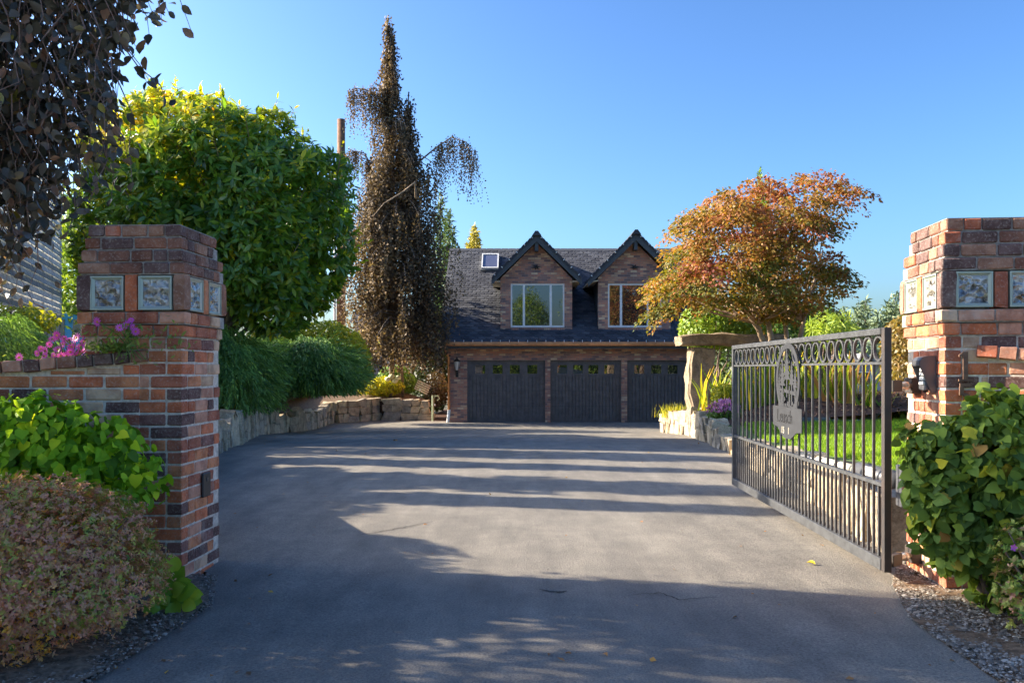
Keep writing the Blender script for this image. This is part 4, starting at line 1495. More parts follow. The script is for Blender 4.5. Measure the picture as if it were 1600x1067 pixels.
# grey shed behind the beech
sx0, sx1, sy = (555 - 800) / F * 37, (632 - 800) / F * 37, 37
shd = thing('grey_shed', 'grey board shed glimpsed below the weeping beech', 'shed', ((sx0 + sx1) / 2, sy, 0.7))
SO = shd.location
n = 9
for i in range(n):
    a = sx0 + (sx1 - sx0) * i / n
    MB(SO).box((a + .006, sy - .02, .95), (a + (sx1 - sx0) / n - .006, sy, 3.2)).build('board', M['shed'], shd)
MB(SO).box((sx0, sy + .001, .55), (sx1, sy + 2.5, 3.2)).build('shell', M['shed'], shd)
MB(SO).box((sx0 + 1.45, sy - .05, .95), (sx0 + 1.55, sy - .021, 3.1)).build('trim', M['white'], shd)
MB(SO).prism([(sx0 - .2, sy - .3, 3.25), (sx0 - .2, sy + 1.2, 3.9), (sx0 - .2, sy + 2.8, 3.25)], (sx1 - sx0 + .4, 0, 0)).build('roof', M['roofdeck'], shd)

# utility pole with conduit
up_ = at(533, 187, 38)
pole = thing('utility_pole', 'tall brown wooden utility pole with a pale conduit between the magnolia and beech', 'utility pole', (up_.x, 38, 0.6))
MB().tube([(0, 0, 0), (0, 0, up_.z - .6)], [.21, .17], 12).build('post', M['pole'], pole, smooth=True)
MB().tube([(-.26, -.1, 0), (-.26, -.1, up_.z - .6 - 2.0)], .05, 8).build('conduit', M['white'], pole, smooth=True)
for zz in (2.2, 5.5, 8.2):
    MB().box((-.27, -.12, zz), (-.1, -.06, zz + .06)).build('bracket', M['steel'], pole)

# weathered board screen on posts, left edge
A_, B_ = Vector((-10.0, 15.9, 0)), Vector((-13.05, 25.0, 0))
tdir = (B_ - A_).normalized(); ndir = Vector((tdir.y, -tdir.x, 0))
if ndir.x < 0: ndir = -ndir
scr = thing('weathered_board_screen', 'weathered grey lapped board screen raised on thin posts at the left edge', 'board screen', B_ + Vector((0, 0, .4)))
bmats = [plain('weathered_board_%d' % i, c, 0.85, var=0.35, scale=7) for i, c in enumerate(((.44, .46, .47), (.34, .37, .38), (.54, .54, .52), (.20, .225, .23)))]
LL = (B_ - A_).length
z = 2.66
k = 0
while z < 6.6:
    h = .165
    c = (A_ + B_) / 2 + Vector((0, 0, z + h / 2))
    bd = MB(scr.location).obox(c + ndir * .012, tdir * (LL / 2), ndir * .010, Vector((0, 0, h * .54)) + ndir * -.020)
    bd.build('board', random.choice(bmats), scr)
    z += h; k += 1
MB(scr.location).obox((A_ + B_) / 2 + Vector((0, 0, 2.63)) + ndir * .02, tdir * (LL / 2), ndir * .03, Vector((0, 0, .03))).build('bottom_rail', bmats[2], scr)
for f in (0.10, 0.36, 0.58, 0.73, 0.86, 0.992):
    MB(scr.location).obox(A_.lerp(B_, f) - ndir * .06 + Vector((0, 0, 3.5)), tdir * .06, ndir * .04, Vector((0, 0, 3.1))).build('post', bmats[3], scr)

# blue van parked beyond the screen
van = thing('blue_van', 'light blue van parked beyond the board screen, only its cab roof in sight', 'van', (-14.0, 26.6, 1.10), R(6))
blue = plain('blue_car_paint', (0.035, 0.30, 0.62), 0.3, var=0.05, bmp=0)
body = MB()
sec = [(-2.1, .35), (-2.15, .85), (-1.75, 1.0), (-1.25, 1.70), (-1.05, 1.80), (1.9, 1.82), (2.1, 1.7), (2.15, .35)]
body.prism([(x, -.85, z) for x, z in sec], (0, 1.7, 0))
body.build('body', blue, van, bevel=0.05)
gmat = glassmat('car_glass', (0.05, 0.06, 0.07), 0.03)
for sgn in (-1, 1):
    y = .852 * sgn
    for (x0, x1) in ((-1.35, -.55), (-.40, .55), (.75, 1.8)):
        w_ = MB()
        xs = (x0 + (.42 if x0 < -1 else .05))
        w_.prism([(x0, y, 1.10), (x1, y, 1.10), (x1, y, 1.64), (xs, y, 1.64)], (0, .012 * sgn, 0))
        w_.build('window', gmat, van)
    for x in (-1.35, 1.3):
        wh = MB().tube([(x, .70 * sgn, .34), (x, .87 * sgn, .34)], .34, 16).build('wheel', M['black'], van)
        MB().tube([(x, .8705 * sgn, .34), (x, .885 * sgn, .34)], .19, 12).build('rim', M['steel'], wh)
MB().prism([(-1.71, -.7, 1.06), (-1.71, .7, 1.06), (-1.31, .7, 1.64), (-1.31, -.7, 1.64)], (-.012, 0, .008)).build('windscreen', gmat, van)
for sgn in (-1, 1):
    MB().box((-2.17, .5 * sgn - .15, .62), (-2.13, .5 * sgn + .15, .80)).build('headlight', M['white'], van)
MB().box((-2.22, -.86, .38), (-2.155, .86, .55)).build('bumper', M['white'], van)

# distant house right, and pale rocks
dh = at(1350, 590, 60)
far = thing('grey_gabled_house', 'distant grey gabled house seen through the right end of the gate', 'house', (dh.x, 60, -0.7))
FO = far.location
fh = MB(FO); x0, x1 = at(1318, 0, 60).x, at(1425, 0, 60).x
zr, ze_ = at(0, 552, 60).z, at(0, 590, 60).z
cxx = at(1350, 0, 60).x
fh.prism([(cxx - 2.2, 60, -.7), (cxx + 2.2, 60, -.7), (cxx + 2.2, 60, ze_), (cxx, 60, zr - .1), (cxx - 2.2, 60, ze_)], (0, 6, 0))
fh.build('wall', M['shed'], far)
fr_ = MB(FO)
for sg in (-1, 1):
    fr_.prism([(cxx, 59.6, zr), (cxx + sg * 2.5, 59.6, ze_ - .2), (cxx + sg * 2.5, 59.6, ze_ - .35), (cxx, 59.6, zr - .15)], (0, 6.6, 0))
fr_.build('roof', plain('grey_far_roof', (0.20, 0.19, 0.19), 0.8), far)
fw_ = MB(FO).box((cxx - .5, 59.96, .1), (cxx + .5, 59.995, 1.1)).build('window', M['white'], far)
MB(FO).box((cxx - .42, 59.94, .18), (cxx + .42, 59.955, 1.02)).build('pane', M['glass_dark'], fw_)
fw2 = MB(FO).box((cxx + 2.2, 61, -.7), (cxx + 6.5, 65, 1.0)).build('garage_wing', M['white'], far)
for (px, py, w_, lab) in ((1365, 636, .65, 'white boulder on the bank beyond the lawn, left of the gate post'), (1385, 640, .5, 'small white boulder hidden partly by the gate post'), (1402, 640, .6, 'white boulder between gate post and pillar')):
    p = at(px, py, 20)
    rk = thing('white_boulder', lab, 'boulder', p, 0, 'white boulders beyond the lawn')
    mb = MB()
    o = link('rock', stones[random.randrange(16)].copy(), rk, scale=(w_, w_, w_ * .8)); o.data.materials.clear(); o.data.materials.append(M['white'])

# ------------------------------------------------------------------ FOLIAGE
G_LIME = [(0.0, (0.035, 0.085, 0.010)), (0.4, (0.085, 0.19, 0.014)), (0.75, (0.17, 0.30, 0.018)), (1.0, (0.32, 0.40, 0.02))]
G_DARK_ = [(0.0, (0.016, 0.038, 0.012)), (0.5, (0.036, 0.078, 0.020)), (0.85, (0.07, 0.13, 0.022)), (1.0, (0.16, 0.19, 0.02))]


def lit_leaves(P, Nn, up=0.55, jit=0.55):
    """leaf axis and normal: blades hang outwards and tip down, faces look out and up"""
    n = len(P)
    Nf = unit(Nn + np.array([0, 0, up]) + rnd(n, jit))
    D = unit(np.cross(Nf, rnd(n, 1.0)) + Nn * 0.3 + np.array([0, 0, -0.55]))
    return D, Nf


def branches(root, base, tips, r0, mat, name='branch', seed=1, sag=0.0):
    r = random.Random(seed)
    mb = MB(root.location)
    base = Vector(base)
    for t in tips:
        t = Vector(t)
        pts = []
        for i in range(6):
            f = i / 5
            p = base.lerp(t, f)
            p += Vector((r.uniform(-1, 1), r.uniform(-1, 1), r.uniform(-.6, .6))) * 0.05 * (t - base).length * math.sin(math.pi * f)
            p.z += sag * math.sin(math.pi * f)
            pts.append(p)
        mb.tube(pts, [r0 * (1 - 0.8 * i / 5) for i in range(6)], 7)
    return mb.build(name, mat, root, smooth=True)


# --- lime climber on the left wall
lime_a = leafmat('lime_leaf', G_LIME, 'attr', 0.62, 0.35, spec=.2); lime_o = leafmat('lime_leaf_single', G_LIME, 'obj', 0.62, 0.35, spec=.2)
hl = thing('climbing_shrub', 'lime green climbing shrub with heart shaped leaves against the low brick wall', 'shrub', (-2.6, 4.6, 0))
poly = [(-260, 640), (0, 632), (50, 622), (90, 632), (110, 640), (150, 650), (185, 672), (210, 690), (228, 720), (236, 745), (232, 780), (205, 800), (150, 810), (60, 820), (-260, 830)]
P, Nn = crown_points(poly, 4.62, 0.26, 3800, 0.6)
P = P + Nn * (.06 * lumpiness(P, 9, 51))[:, None]
P, Nn = clumped(P[:2500], Nn[:2500], 2, 0.03)
D, Nf = lit_leaves(P, Nn, .55, .8)
S = rng.uniform(0.038, 0.076, len(P)); T = np.clip(0.46 + 0.20 * lumpiness(P, 5, 3) + rng.normal(0, 0.17, len(P)), 0, 1)
foliage('leaf_mass', hl, P, D, Nf, S, T, T_HEART, lime_a, lime_o, 300)
branches(hl, (-2.55, 4.72, 0.0), [(-2.1, 4.62, .62), (-2.4, 4.6, .85), (-2.7, 4.55, .95), (-2.95, 4.6, .7), (-2.15, 4.6, .4)], 0.022, M['twig'], 'stem')

# --- dark climber on the right pillar
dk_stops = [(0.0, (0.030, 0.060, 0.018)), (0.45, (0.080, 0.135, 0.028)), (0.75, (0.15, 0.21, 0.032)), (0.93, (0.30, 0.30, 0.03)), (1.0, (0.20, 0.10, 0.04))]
dk_a = leafmat('dark_climber_leaf', dk_stops, 'attr', 0.6, 0.28, spec=.2); dk_o = leafmat('dark_climber_leaf_single', dk_stops, 'obj', 0.6, 0.28, spec=.2)
hr = thing('climbing_shrub', 'dark green climbing shrub with broad heart shaped leaves covering the pillar foot', 'shrub', (2.55, 4.45, 0))
poly = [(1430, 690), (1450, 672), (1500, 650), (1530, 625), (1570, 612), (1640, 620), (1760, 640), (1780, 900), (1700, 960), (1600, 955), (1545, 960), (1530, 900), (1480, 880), (1445, 850), (1432, 790), (1428, 740)]
P, Nn = crown_points(poly, 4.42, 0.30, 6800, 0.6)
P = P + Nn * (.07 * lumpiness(P, 8, 52))[:, None] + rnd(len(P), .02)
D, Nf = lit_leaves(P, Nn, 0.4, .85)
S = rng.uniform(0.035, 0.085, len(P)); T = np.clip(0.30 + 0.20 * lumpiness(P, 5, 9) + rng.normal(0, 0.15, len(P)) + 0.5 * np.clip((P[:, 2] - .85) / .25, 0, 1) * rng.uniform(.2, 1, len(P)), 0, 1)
foliage('leaf_mass', hr, P, D, Nf, S, T, T_HEART, dk_a, dk_o, 300)
branches(hr, (2.5, 4.5, 0.0), [(2.15, 4.5, .75), (2.4, 4.4, .95), (2.7, 4.3, 1.05), (2.9, 4.3, .8), (2.3, 4.3, .4), (2.6, 4.1, .3)], 0.022, M['twig'], 'stem')

# --- azaleas
az_stops = [(0.0, (0.08, 0.15, 0.035)), (0.22, (0.22, 0.26, 0.06)), (0.38, (0.24, 0.17, 0.09)), (0.52, (0.32, 0.185, 0.15)), (0.66, (0.27, 0.135, 0.125)), (0.80, (0.40, 0.25, 0.11)), (0.9, (0.50, 0.17, 0.04)), (1.0, (0.52, 0.24, 0.03))]
az_m = leafmat('azalea_leaf', az_stops, 'attr', 0.5, 0.2, gain=.92)
def azalea(label, loc, poly, Y0, depth, nros, tone, seed, size=(0.018, 0.034)):
    root = thing('azalea_bush', label, 'bush', loc)
    P, Nn = crown_points(poly, Y0, depth, nros, 0.45)
    P = P + Nn * (.05 * lumpiness(P, 14, 3) + np.abs(rng.normal(0, .022, n_ := len(P))))[:, None]
    per = 8
    n = len(P)
    Q = np.repeat(P, per, 0) + rnd(n * per, 0.004)
    A = np.repeat(unit(Nn + np.array([0, -0.15, 0.55]) + rnd(n, 0.45)), per, 0)
    side = unit(np.cross(A, rnd(n * per, 1.0)))
    D = unit(side + A * rng.uniform(0.15, 0.8, (n * per, 1)))
    Nf = unit(A - (A * D).sum(1, keepdims=True) * D + rnd(n * per, .15))
    S = rng.uniform(*size, n * per)
    T = np.repeat(tone(P) + rng.normal(0, 0.17, n), per) + rng.normal(0, 0.06, n * per)
    foliage('leaf_mass', root, Q, D, Nf, S, np.clip(T, 0, 1), (T_RHOMB[0] * np.array([.78, 1, 1.6]), T_RHOMB[1]), az_m)
    tips = [tuple(P[i]) for i in rng.integers(0, n, 40)]
    branches(root, loc, tips, 0.012, M['twig'], 'stem', seed)
    return root
azpoly = [(-220, 760), (0, 742), (80, 738), (130, 750), (170, 775), (200, 800), (225, 850), (242, 880), (248, 925), (225, 955), (190, 975), (150, 985), (120, 1010), (105, 1050), (60, 1075), (-60, 1100), (-220, 1100)]
def tone1(P):
    py = 577 - F * (P[:, 2] - CAMZ) / 3.9; px = 800 + F * P[:, 0] / 3.9
    low = np.clip((py - 830 - 0.35 * px) / 130, 0, 1)
    return 0.47 + 0.22 * lumpiness(P, 9, 4) + 0.30 * low * (lumpiness(P, 14, 6) > -0.15) - 0.22 * (lumpiness(P, 13, 8) > 0.42)
azalea('low azalea bush with greyish purple and orange leaves in the near corner', (-2.35, 3.95, 0.02), shrink(azpoly, 14, 14), 3.92, 0.55, 14000, tone1, 2, (0.011, 0.023))
azpoly2 = [(1572, 850), (1590, 830), (1640, 815), (1720, 830), (1740, 960), (1640, 975), (1585, 955), (1570, 915)]
azr = azalea('small azalea with yellow green leaves and one purple flower at the right edge', (2.55, 4.0, 0.02), azpoly2, 4.0, 0.25, 900, lambda P: 0.17 + 0.15 * lumpiness(P, 9, 4), 3)
fl = MB(azr.location)
fc = at(1583, 855, 3.85)
for k in range(5):
    an = k * 2 * math.pi / 5
    fl.poly([fc, fc + Vector((.012 * math.cos(an - .5), -.004, .012 * math.sin(an - .5))), fc + Vector((.018 * math.cos(an), -.006, .018 * math.sin(an))), fc + Vector((.012 * math.cos(an + .5), -.004, .012 * math.sin(an + .5)))])
M['purple'] = leafmat('magenta_petal', [(0, (0.30, 0.04, 0.38)), (1, (0.42, 0.09, 0.50))], 'obj', 0.5, 0.3, tboost=1.1, gain=.9)
fl.build('flower', M['purple'], azr)

# --- broad leaved hosta-like plant at the left pillar foot
bg_stops = [(0, (0.10, 0.22, 0.03)), (0.6, (0.19, 0.34, 0.05)), (1, (0.30, 0.42, 0.06))]
bgm = leafmat('broad_leaf', bg_stops, 'obj', 0.3, 0.25, gain=.62)
ho = thing('bergenia_plant', 'glossy broad leaved green plant at the foot of the brick pillar', 'plant', at(268, 945, 4.55))
nn_ = 9
vv, ff = [], []
for j in range(nn_):
    f = j / (nn_ - 1)
    wdt = 0.42 * math.sin(math.pi * min(1, f * 0.93 + 0.07)) ** 0.75
    for k in range(5):
        s_ = (k - 2) / 2
        vv.append((s_ * wdt, f, 0.10 * s_ * s_ + 0.20 * math.sin(f * 2.4) - 0.12 * f * f + 0.02 * math.sin(9 * f + 3 * s_)))
for j in range(nn_ - 1):
    for k in range(4): ff.append((j * 5 + k, j * 5 + k + 1, j * 5 + k + 6, j * 5 + k + 5))
ml = np_mesh('leaf', np.array(vv), np.array(ff), bgm, smooth=True)
for (px, py, ang, sz0, tilt) in ((262, 888, 95, .115, 50), (285, 900, 60, .12, 35), (292, 925, 10, .13, 15), (265, 915, 130, .11, 30), (250, 925, 200, .10, 10), (278, 935, -30, .12, 5), (300, 938, -10, .12, -5), (255, 945, 230, .10, 0), (270, 905, 80, .10, 70), (240, 950, 190, .09, -5), (275, 950, 280, .10, -10), (245, 895, 150, .09, 40), (272, 880, 110, .10, 60), (290, 915, 40, .10, 20), (282, 945, -60, .09, 0), (306, 930, -20, .09, 10), (268, 935, 250, .09, 0), (258, 900, 140, .10, 45), (296, 945, -45, .085, -5), (280, 922, 20, .10, 25)):
    p = at(px, py, 4.48 + random.uniform(-.10, .08)) - ho.location
    o = link('leaf', ml, ho)
    a = R(ang); sz = sz0 * .98
    Dv = Vector((math.cos(a) * math.cos(R(tilt)), -0.22, math.sin(R(tilt)) + .1 + .25 * math.sin(a))).normalized()
    Nv = Vector((random.uniform(-.3, .2), -1.0, .55)); Nv = (Nv - Dv * Dv.dot(Nv)).normalized()
    Xv = Dv.cross(Nv)
    o.matrix_basis = Matrix(((Xv.x * sz, Dv.x * sz, Nv.x * sz, p.x - Dv.x * sz * .4), (Xv.y * sz, Dv.y * sz, Nv.y * sz, p.y), (Xv.z * sz, Dv.z * sz, Nv.z * sz, p.z - Dv.z * sz * .4), (0, 0, 0, 1)))
branches(ho, ho.location, [tuple(ho.location + Vector((random.uniform(-.1, .12), random.uniform(-.08, .05), random.uniform(.05, .2)))) for _ in range(10)], .008, lime_o, 'stem')

# --- pink daisies on the wall
ctr = plain('daisy_centre', (0.55, 0.24, 0.03), 0.7)
petal = MB()
for k in range(11):
    a = 2 * math.pi * k / 11
    c, s_ = math.cos(a), math.sin(a)
    w_ = .22
    petal.poly([(0.12 * c, 0.12 * s_, .0), (0.55 * c - w_ * s_ * .8, .55 * s_ + w_ * c * .8, .10), (1.0 * c - .08 * s_, s_ + .08 * c, .05), (1.0 * c + .08 * s_, s_ - .08 * c, .04), (0.55 * c + w_ * s_ * .8, .55 * s_ - w_ * c * .8, .08)])
pet_me = petal.mesh('flower', M['purple'])
cen_me = MB().lathe((0, 0, 0), [(.24, .0), (.24, .06), (.12, .12), (0, .13)], 9).mesh('flower_centre', ctr)
stem_m = leafmat('daisy_green', [(0, (0.05, 0.10, 0.02)), (1, (0.10, 0.15, 0.03))], 'attr', 0.5, 0.2)
def daisies(label, spots, Y, seed):
    r = random.Random(seed)
    c = at(sum(p[0] for p in spots) / len(spots), max(p[1] for p in spots) + 30, Y)
    root = thing('daisy_plant', label, 'flowers', c, 0, 'pink daisies on the low wall')
    st = MB(c)
    for (px, py, s) in spots:
        p = at(px, py, Y + r.uniform(-.05, .05))
        o = link('flower', pet_me, root, loc=p - c, rot=(R(90) + r.uniform(-.75, .25), r.uniform(-.3, .3), r.uniform(-.5, .5)), scale=(s, s, s))
        link('flower_centre', cen_me, o)
        st.tube([c + Vector((r.uniform(-.12, .12), .04, -.05)), (c + p) / 2 + Vector((r.uniform(-.03, .03), .03, .02)), p + Vector((0, .004, 0))], .0035, 4)
    st.build('stem', stem_m, root)
    n = 260
    Q = np.array(c) + rng.normal(0, 1, (n, 3)) * np.array([.16, .04, .05]) + np.array([0, .02, .05])
    D = unit(rnd(n) + np.array([0, 0, .8]))
    foliage('leaf_mass', root, Q, D, rnd(n), rng.uniform(.02, .05, n), rng.uniform(0, 1, n), T_LANCE, stem_m)
daisies('cluster of magenta daisies spilling over the low brick wall coping', [(89, 524, .030), (71, 548, .028), (90, 546, .030), (108, 532, .026), (119, 528, .034), (131, 534, .030), (137, 545, .036), (110, 550, .030), (125, 549, .028), (98, 538, .024), (146, 546, .022), (30, 558, .028), (77, 538, .022), (104, 556, .026), (64, 545, .022), (82, 530, .026), (112, 542, .032), (132, 523, .022), (142, 538, .030), (95, 556, .026), (84, 556, .026), (117, 557, .030), (138, 555, .026), (70, 556, .024), (58, 552, .022), (126, 541, .028), (100, 529, .022)], 5.22, 1)
daisies('small sprig of magenta daisies in front of the pillar collar', [(152, 503, .030), (200, 507, .030), (187, 512, .024), (207, 511, .022), (212, 518, .026), (205, 500, .018)], 4.93, 2)
gt_ = thing('weed_tuft', 'tuft of small green weeds growing on the wall coping by the pillar', 'weeds', at(175, 546, 5.0))
n = 220
Q = np.array(gt_.location) + rng.normal(0, 1, (n, 3)) * np.array([.05, .02, .008])
foliage('leaf_mass', gt_, Q, unit(rnd(n, .7) + np.array([0, 0, .5])), rnd(n), rng.uniform(.02, .05, n), rng.uniform(0, .7, n), T_LANCE, stem_m)

# --- junipers: arching sprays of needles
ju_stops = [(0, (0.022, 0.050, 0.018)), (0.5, (0.060, 0.120, 0.034)), (0.85, (0.12, 0.20, 0.045)), (1, (0.28, 0.29, 0.04))]
ju_m = leafmat('juniper_needle', ju_stops, 'attr', 0.6, 0.25, gain=1.45)
def juniper(label, poly, Y0, depth, n, size, base, trunk=True, bias=0.0, group='spreading junipers'):
    root = thing('juniper_bush', label, 'juniper', base, 0, group)
    P, Nn = crown_points(poly, Y0, depth, n, 0.4)
    ok = lumpiness(P, 5.5 / size, 61) > -.38
    P, Nn = P[ok], Nn[ok]
    P = P + Nn * (.14 * size * lumpiness(P, 4.5 / size, 62))[:, None]
    per = 11
    m_ = len(P)
    axis = unit(Nn * np.array([1, .8, .35]) + np.array([0, 0, -0.35]) + .35 * np.stack([np.sin(2.1 * P[:, 2] + P[:, 1]), np.cos(1.7 * P[:, 0]), np.sin(2.3 * P[:, 0] + P[:, 1])], 1) + rnd(m_, 0.18))
    t = np.tile(np.linspace(0, 1, per), m_)
    L = np.repeat(rng.uniform(.16, .42, m_) * size, per)
    A = np.repeat(axis, per, 0)
    Q = np.repeat(P, per, 0) + A * (t * L)[:, None] + np.array([0, 0, -1]) * (0.22 * t * t * L)[:, None]
    D = unit(A + rnd(m_ * per, 0.26) + np.array([0, 0, -.25]) * t[:, None])
    Nf = unit(np.repeat(Nn, per, 0) + rnd(m_ * per, .5))
    S = rng.uniform(.05, .10, m_ * per) * size
    hgt = (P[:, 2] - P[:, 2].min()) / np.ptp(P[:, 2])
    T = np.clip(np.repeat(0.33 + bias + 0.20 * lumpiness(P, 4, 2) + 0.25 * np.clip(hgt - .75, 0, 1) * 4 * rng.uniform(0, 1, m_) + rng.normal(0, .16, m_), per) + rng.normal(0, .08, m_ * per), 0, 1)  # upper sprays tinted yellower, sunlight painted onto the tops
    tn = (T_NEEDLE[0] * np.array([2.0, 1, 1]), T_NEEDLE[1])
    k_ = Q[:, 2] > P[:, 2].min() - .02 * size
    foliage('needle_mass', root, Q[k_], D[k_], Nf[k_], S[k_], T[k_], tn, ju_m)
    branches(root, base, [tuple(P[i]) for i in rng.integers(0, m_, 14)], .05 * size, M['bark'], 'stem')
    return root
juniper('drooping juniper bush just right of the brick gate pillar', [(330, 500), (350, 505), (385, 525), (398, 560), (405, 592), (396, 615), (370, 628), (335, 634), (280, 640), (270, 520)], 16.8, 1.1, 5200, 1.35, (-5.6, 16.8, .4))
juniper('broad dark juniper mound above the stone wall, centre of the bed', [(405, 560), (420, 535), (470, 528), (510, 532), (545, 560), (553, 585), (543, 600), (500, 606), (455, 600), (425, 602), (405, 592)], 24.2, 1.3, 6000, 1.7, (-6.9, 24.2, .1))
juniper('dark juniper branch cluster tucked between two larger junipers', [(385, 600), (392, 570), (410, 545), (432, 560), (430, 610), (412, 635), (392, 632)], 22.5, .8, 2200, 1.5, (-6.9, 22.6, .2))
juniper('dark green juniper at the left edge behind the low wall', [(-160, 480), (0, 486), (20, 497), (38, 515), (48, 545), (48, 575), (30, 600), (-160, 610)], 6.4, .6, 5200, 0.55, (-4.2, 6.6, 1.0))
# sunlit shrubs behind the junipers
yl_stops = [(0, (0.07, 0.11, 0.012)), (0.5, (0.20, 0.24, 0.02)), (1, (0.42, 0.38, 0.03))]
yl_m = leafmat('golden_shrub_leaf', yl_stops, 'attr', 0.5, 0.4, gain=.75)
gn_stops = [(0, (0.03, 0.07, 0.012)), (0.5, (0.07, 0.13, 0.02)), (1, (0.16, 0.22, 0.03))]
gn_m = leafmat('green_shrub_leaf', gn_stops, 'attr', 0.5, 0.3)
def shrub(name, label, cat, poly, Y0, depth, n, size, mat, base, group=None, tmpl=T_RHOMB, jit=.7, bias=0.5, stems=8, up=.5):
    root = thing(name, label, cat, base, 0, group)
    P, Nn = crown_points(poly, Y0, depth, n, 0.5)
    ok = lumpiness(P, 3.2 / max(.3, depth), 5) > -.62
    P, Nn = P[ok], Nn[ok]
    D, Nf = lit_leaves(P, Nn, up, jit)
    S = rng.uniform(.7, 1.25, len(P)) * size
    T = np.clip(bias + .22 * lumpiness(P, 2.5 / max(.3, depth), 7) + rng.normal(0, .16, len(P)), 0, 1)
    foliage('leaf_mass', root, P, D, Nf, S, T, tmpl, mat)
    if stems: branches(root, base, [tuple(P[i]) for i in rng.integers(0, len(P), stems)], .03, M['twig'], 'stem')
    return root
shrub('golden_shrub', 'sunlit golden shrub glowing behind the broad juniper', 'shrub', [(385, 545), (392, 512), (420, 500), (470, 505), (520, 500), (562, 522), (580, 560), (530, 560), (440, 550)], 26.5, .8, 7000, .11, yl_m, (-6.8, 26.5, .6), 'sunlit shrubs on the left bed')
shrub('golden_shrub', 'tall yellow green shrub just left of the grey shed', 'shrub', [(528, 560), (535, 535), (555, 540), (575, 560), (582, 585), (565, 605), (540, 610), (530, 590)], 29.5, .8, 4200, .12, yl_m, (-5.4, 29.5, .4), 'sunlit shrubs on the left bed', bias=.4)
shrub('laurel_shrub', 'dark green rounded shrub under the weeping beech', 'shrub', [(588, 590), (600, 575), (625, 570), (645, 585), (655, 605), (640, 612), (600, 612)], 33.5, .9, 2600, .13, gn_m, (-4.3, 33.5, .4), None, bias=.25)
shrub('hydrangea_bush', 'low yellow green bush with cream flower heads under the beech', 'bush', [(560, 605), (572, 592), (600, 588), (625, 592), (632, 605), (615, 616), (585, 616), (562, 612)], 32.4, .5, 2400, .11, yl_m, (-4.8, 32.4, .3), None, bias=.6)
hy = bpy.data.objects['hydrangea_bush']
fm = plain('cream_floret', (0.62, 0.60, 0.34), 0.7)
for (px, py) in ((612, 588), (622, 590), (606, 592), (617, 595)):
    p = at(px, py, 31.9) - hy.location
    MB().lathe(p, [(0, -.10), (.09, -.06), (.12, 0), (.09, .06), (0, .09)], 8).build('flower_head', fm, hy, smooth=True)
shrub('brown_shrub', 'loose brownish shrub against the shaded side of the house', 'shrub', [(662, 620), (668, 585), (690, 575), (698, 600), (698, 632), (672, 632)], 33.0, .5, 1300, .10, leafmat('brown_leaf', [(0, (0.03, .025, .015)), (1, (.075, .055, .03))], gain=.6), (-2.9, 33, -.2), None)
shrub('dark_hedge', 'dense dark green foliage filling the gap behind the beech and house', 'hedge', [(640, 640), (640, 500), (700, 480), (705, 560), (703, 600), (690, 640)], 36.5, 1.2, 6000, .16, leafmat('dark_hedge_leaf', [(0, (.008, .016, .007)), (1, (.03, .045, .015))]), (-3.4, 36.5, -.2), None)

# --- magnolia (big glossy lance leaves) behind the left pillar
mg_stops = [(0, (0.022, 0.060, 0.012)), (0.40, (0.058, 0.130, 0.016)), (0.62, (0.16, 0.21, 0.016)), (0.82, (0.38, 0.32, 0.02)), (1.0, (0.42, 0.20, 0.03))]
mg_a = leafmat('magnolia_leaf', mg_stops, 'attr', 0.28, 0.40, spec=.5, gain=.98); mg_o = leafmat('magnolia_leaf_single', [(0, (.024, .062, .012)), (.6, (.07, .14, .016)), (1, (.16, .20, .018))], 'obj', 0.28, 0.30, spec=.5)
mg = thing('magnolia_tree', 'dense rounded green tree with glossy leaves yellow at the top from new growth and painted backlight behind the left pillar', 'tree', (-6.3, 18.2, .35))
mpoly = [(140, 340), (150, 250), (170, 205), (200, 180), (228, 158), (270, 150), (310, 152), (350, 150), (400, 165), (440, 180), (470, 205), (500, 232), (545, 255), (556, 300), (548, 350), (552, 400), (535, 440), (512, 485), (480, 510), (455, 535), (425, 520), (380, 500), (330, 490), (150, 470)]
P, Nn = crown_points(shrink(mpoly, 13, 13), 18.0, 2.3, 6800, 0.45)
ok = (lumpiness(P, 2.2, 12) > -.38) & (lumpiness(P, 4.5, 13) > -.48)
P, Nn = P[ok], Nn[ok]
P = P + Nn * (.38 * lumpiness(P, 1.5, 41) + .16 * lumpiness(P, 4.0, 42))[:, None]
per = 8
n = len(P)
ax = unit(Nn + np.array([0, 0, .45]) + rnd(n, .45))
A = np.repeat(ax, per, 0)
side = unit(np.cross(A, rnd(n * per)))
D = unit(side + A * rng.uniform(.1, .9, (n * per, 1)) + np.array([0, 0, -.25]))
Nf = unit(A + rnd(n * per, .25))
Q = np.repeat(P, per, 0) + A * rng.uniform(-.10, .06, (n * per, 1))
S = rng.uniform(.14, .27, n * per)
hh = np.clip((P[:, 2] - 4.0 - 0.35 * (P[:, 0] + 6.3)) / 2.4, 0, 1)  # yellow tint rises upward and sunward: new growth plus painted-in backlight
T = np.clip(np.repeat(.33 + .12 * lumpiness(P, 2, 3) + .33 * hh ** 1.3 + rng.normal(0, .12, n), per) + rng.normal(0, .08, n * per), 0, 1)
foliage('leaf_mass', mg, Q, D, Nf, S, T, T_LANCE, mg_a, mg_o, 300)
MB(mg.location).tube([(-6.3, 18.2, .3), (-6.25, 18.1, 1.6), (-6.1, 18.1, 3.4)], [.18, .14, .09], 9).build('trunk', M['bark'], mg, smooth=True)
branches(mg, (-6.2, 18.1, 1.6), [tuple(P[i]) for i in rng.integers(0, n, 46)], .05, M['bark'], 'limb')
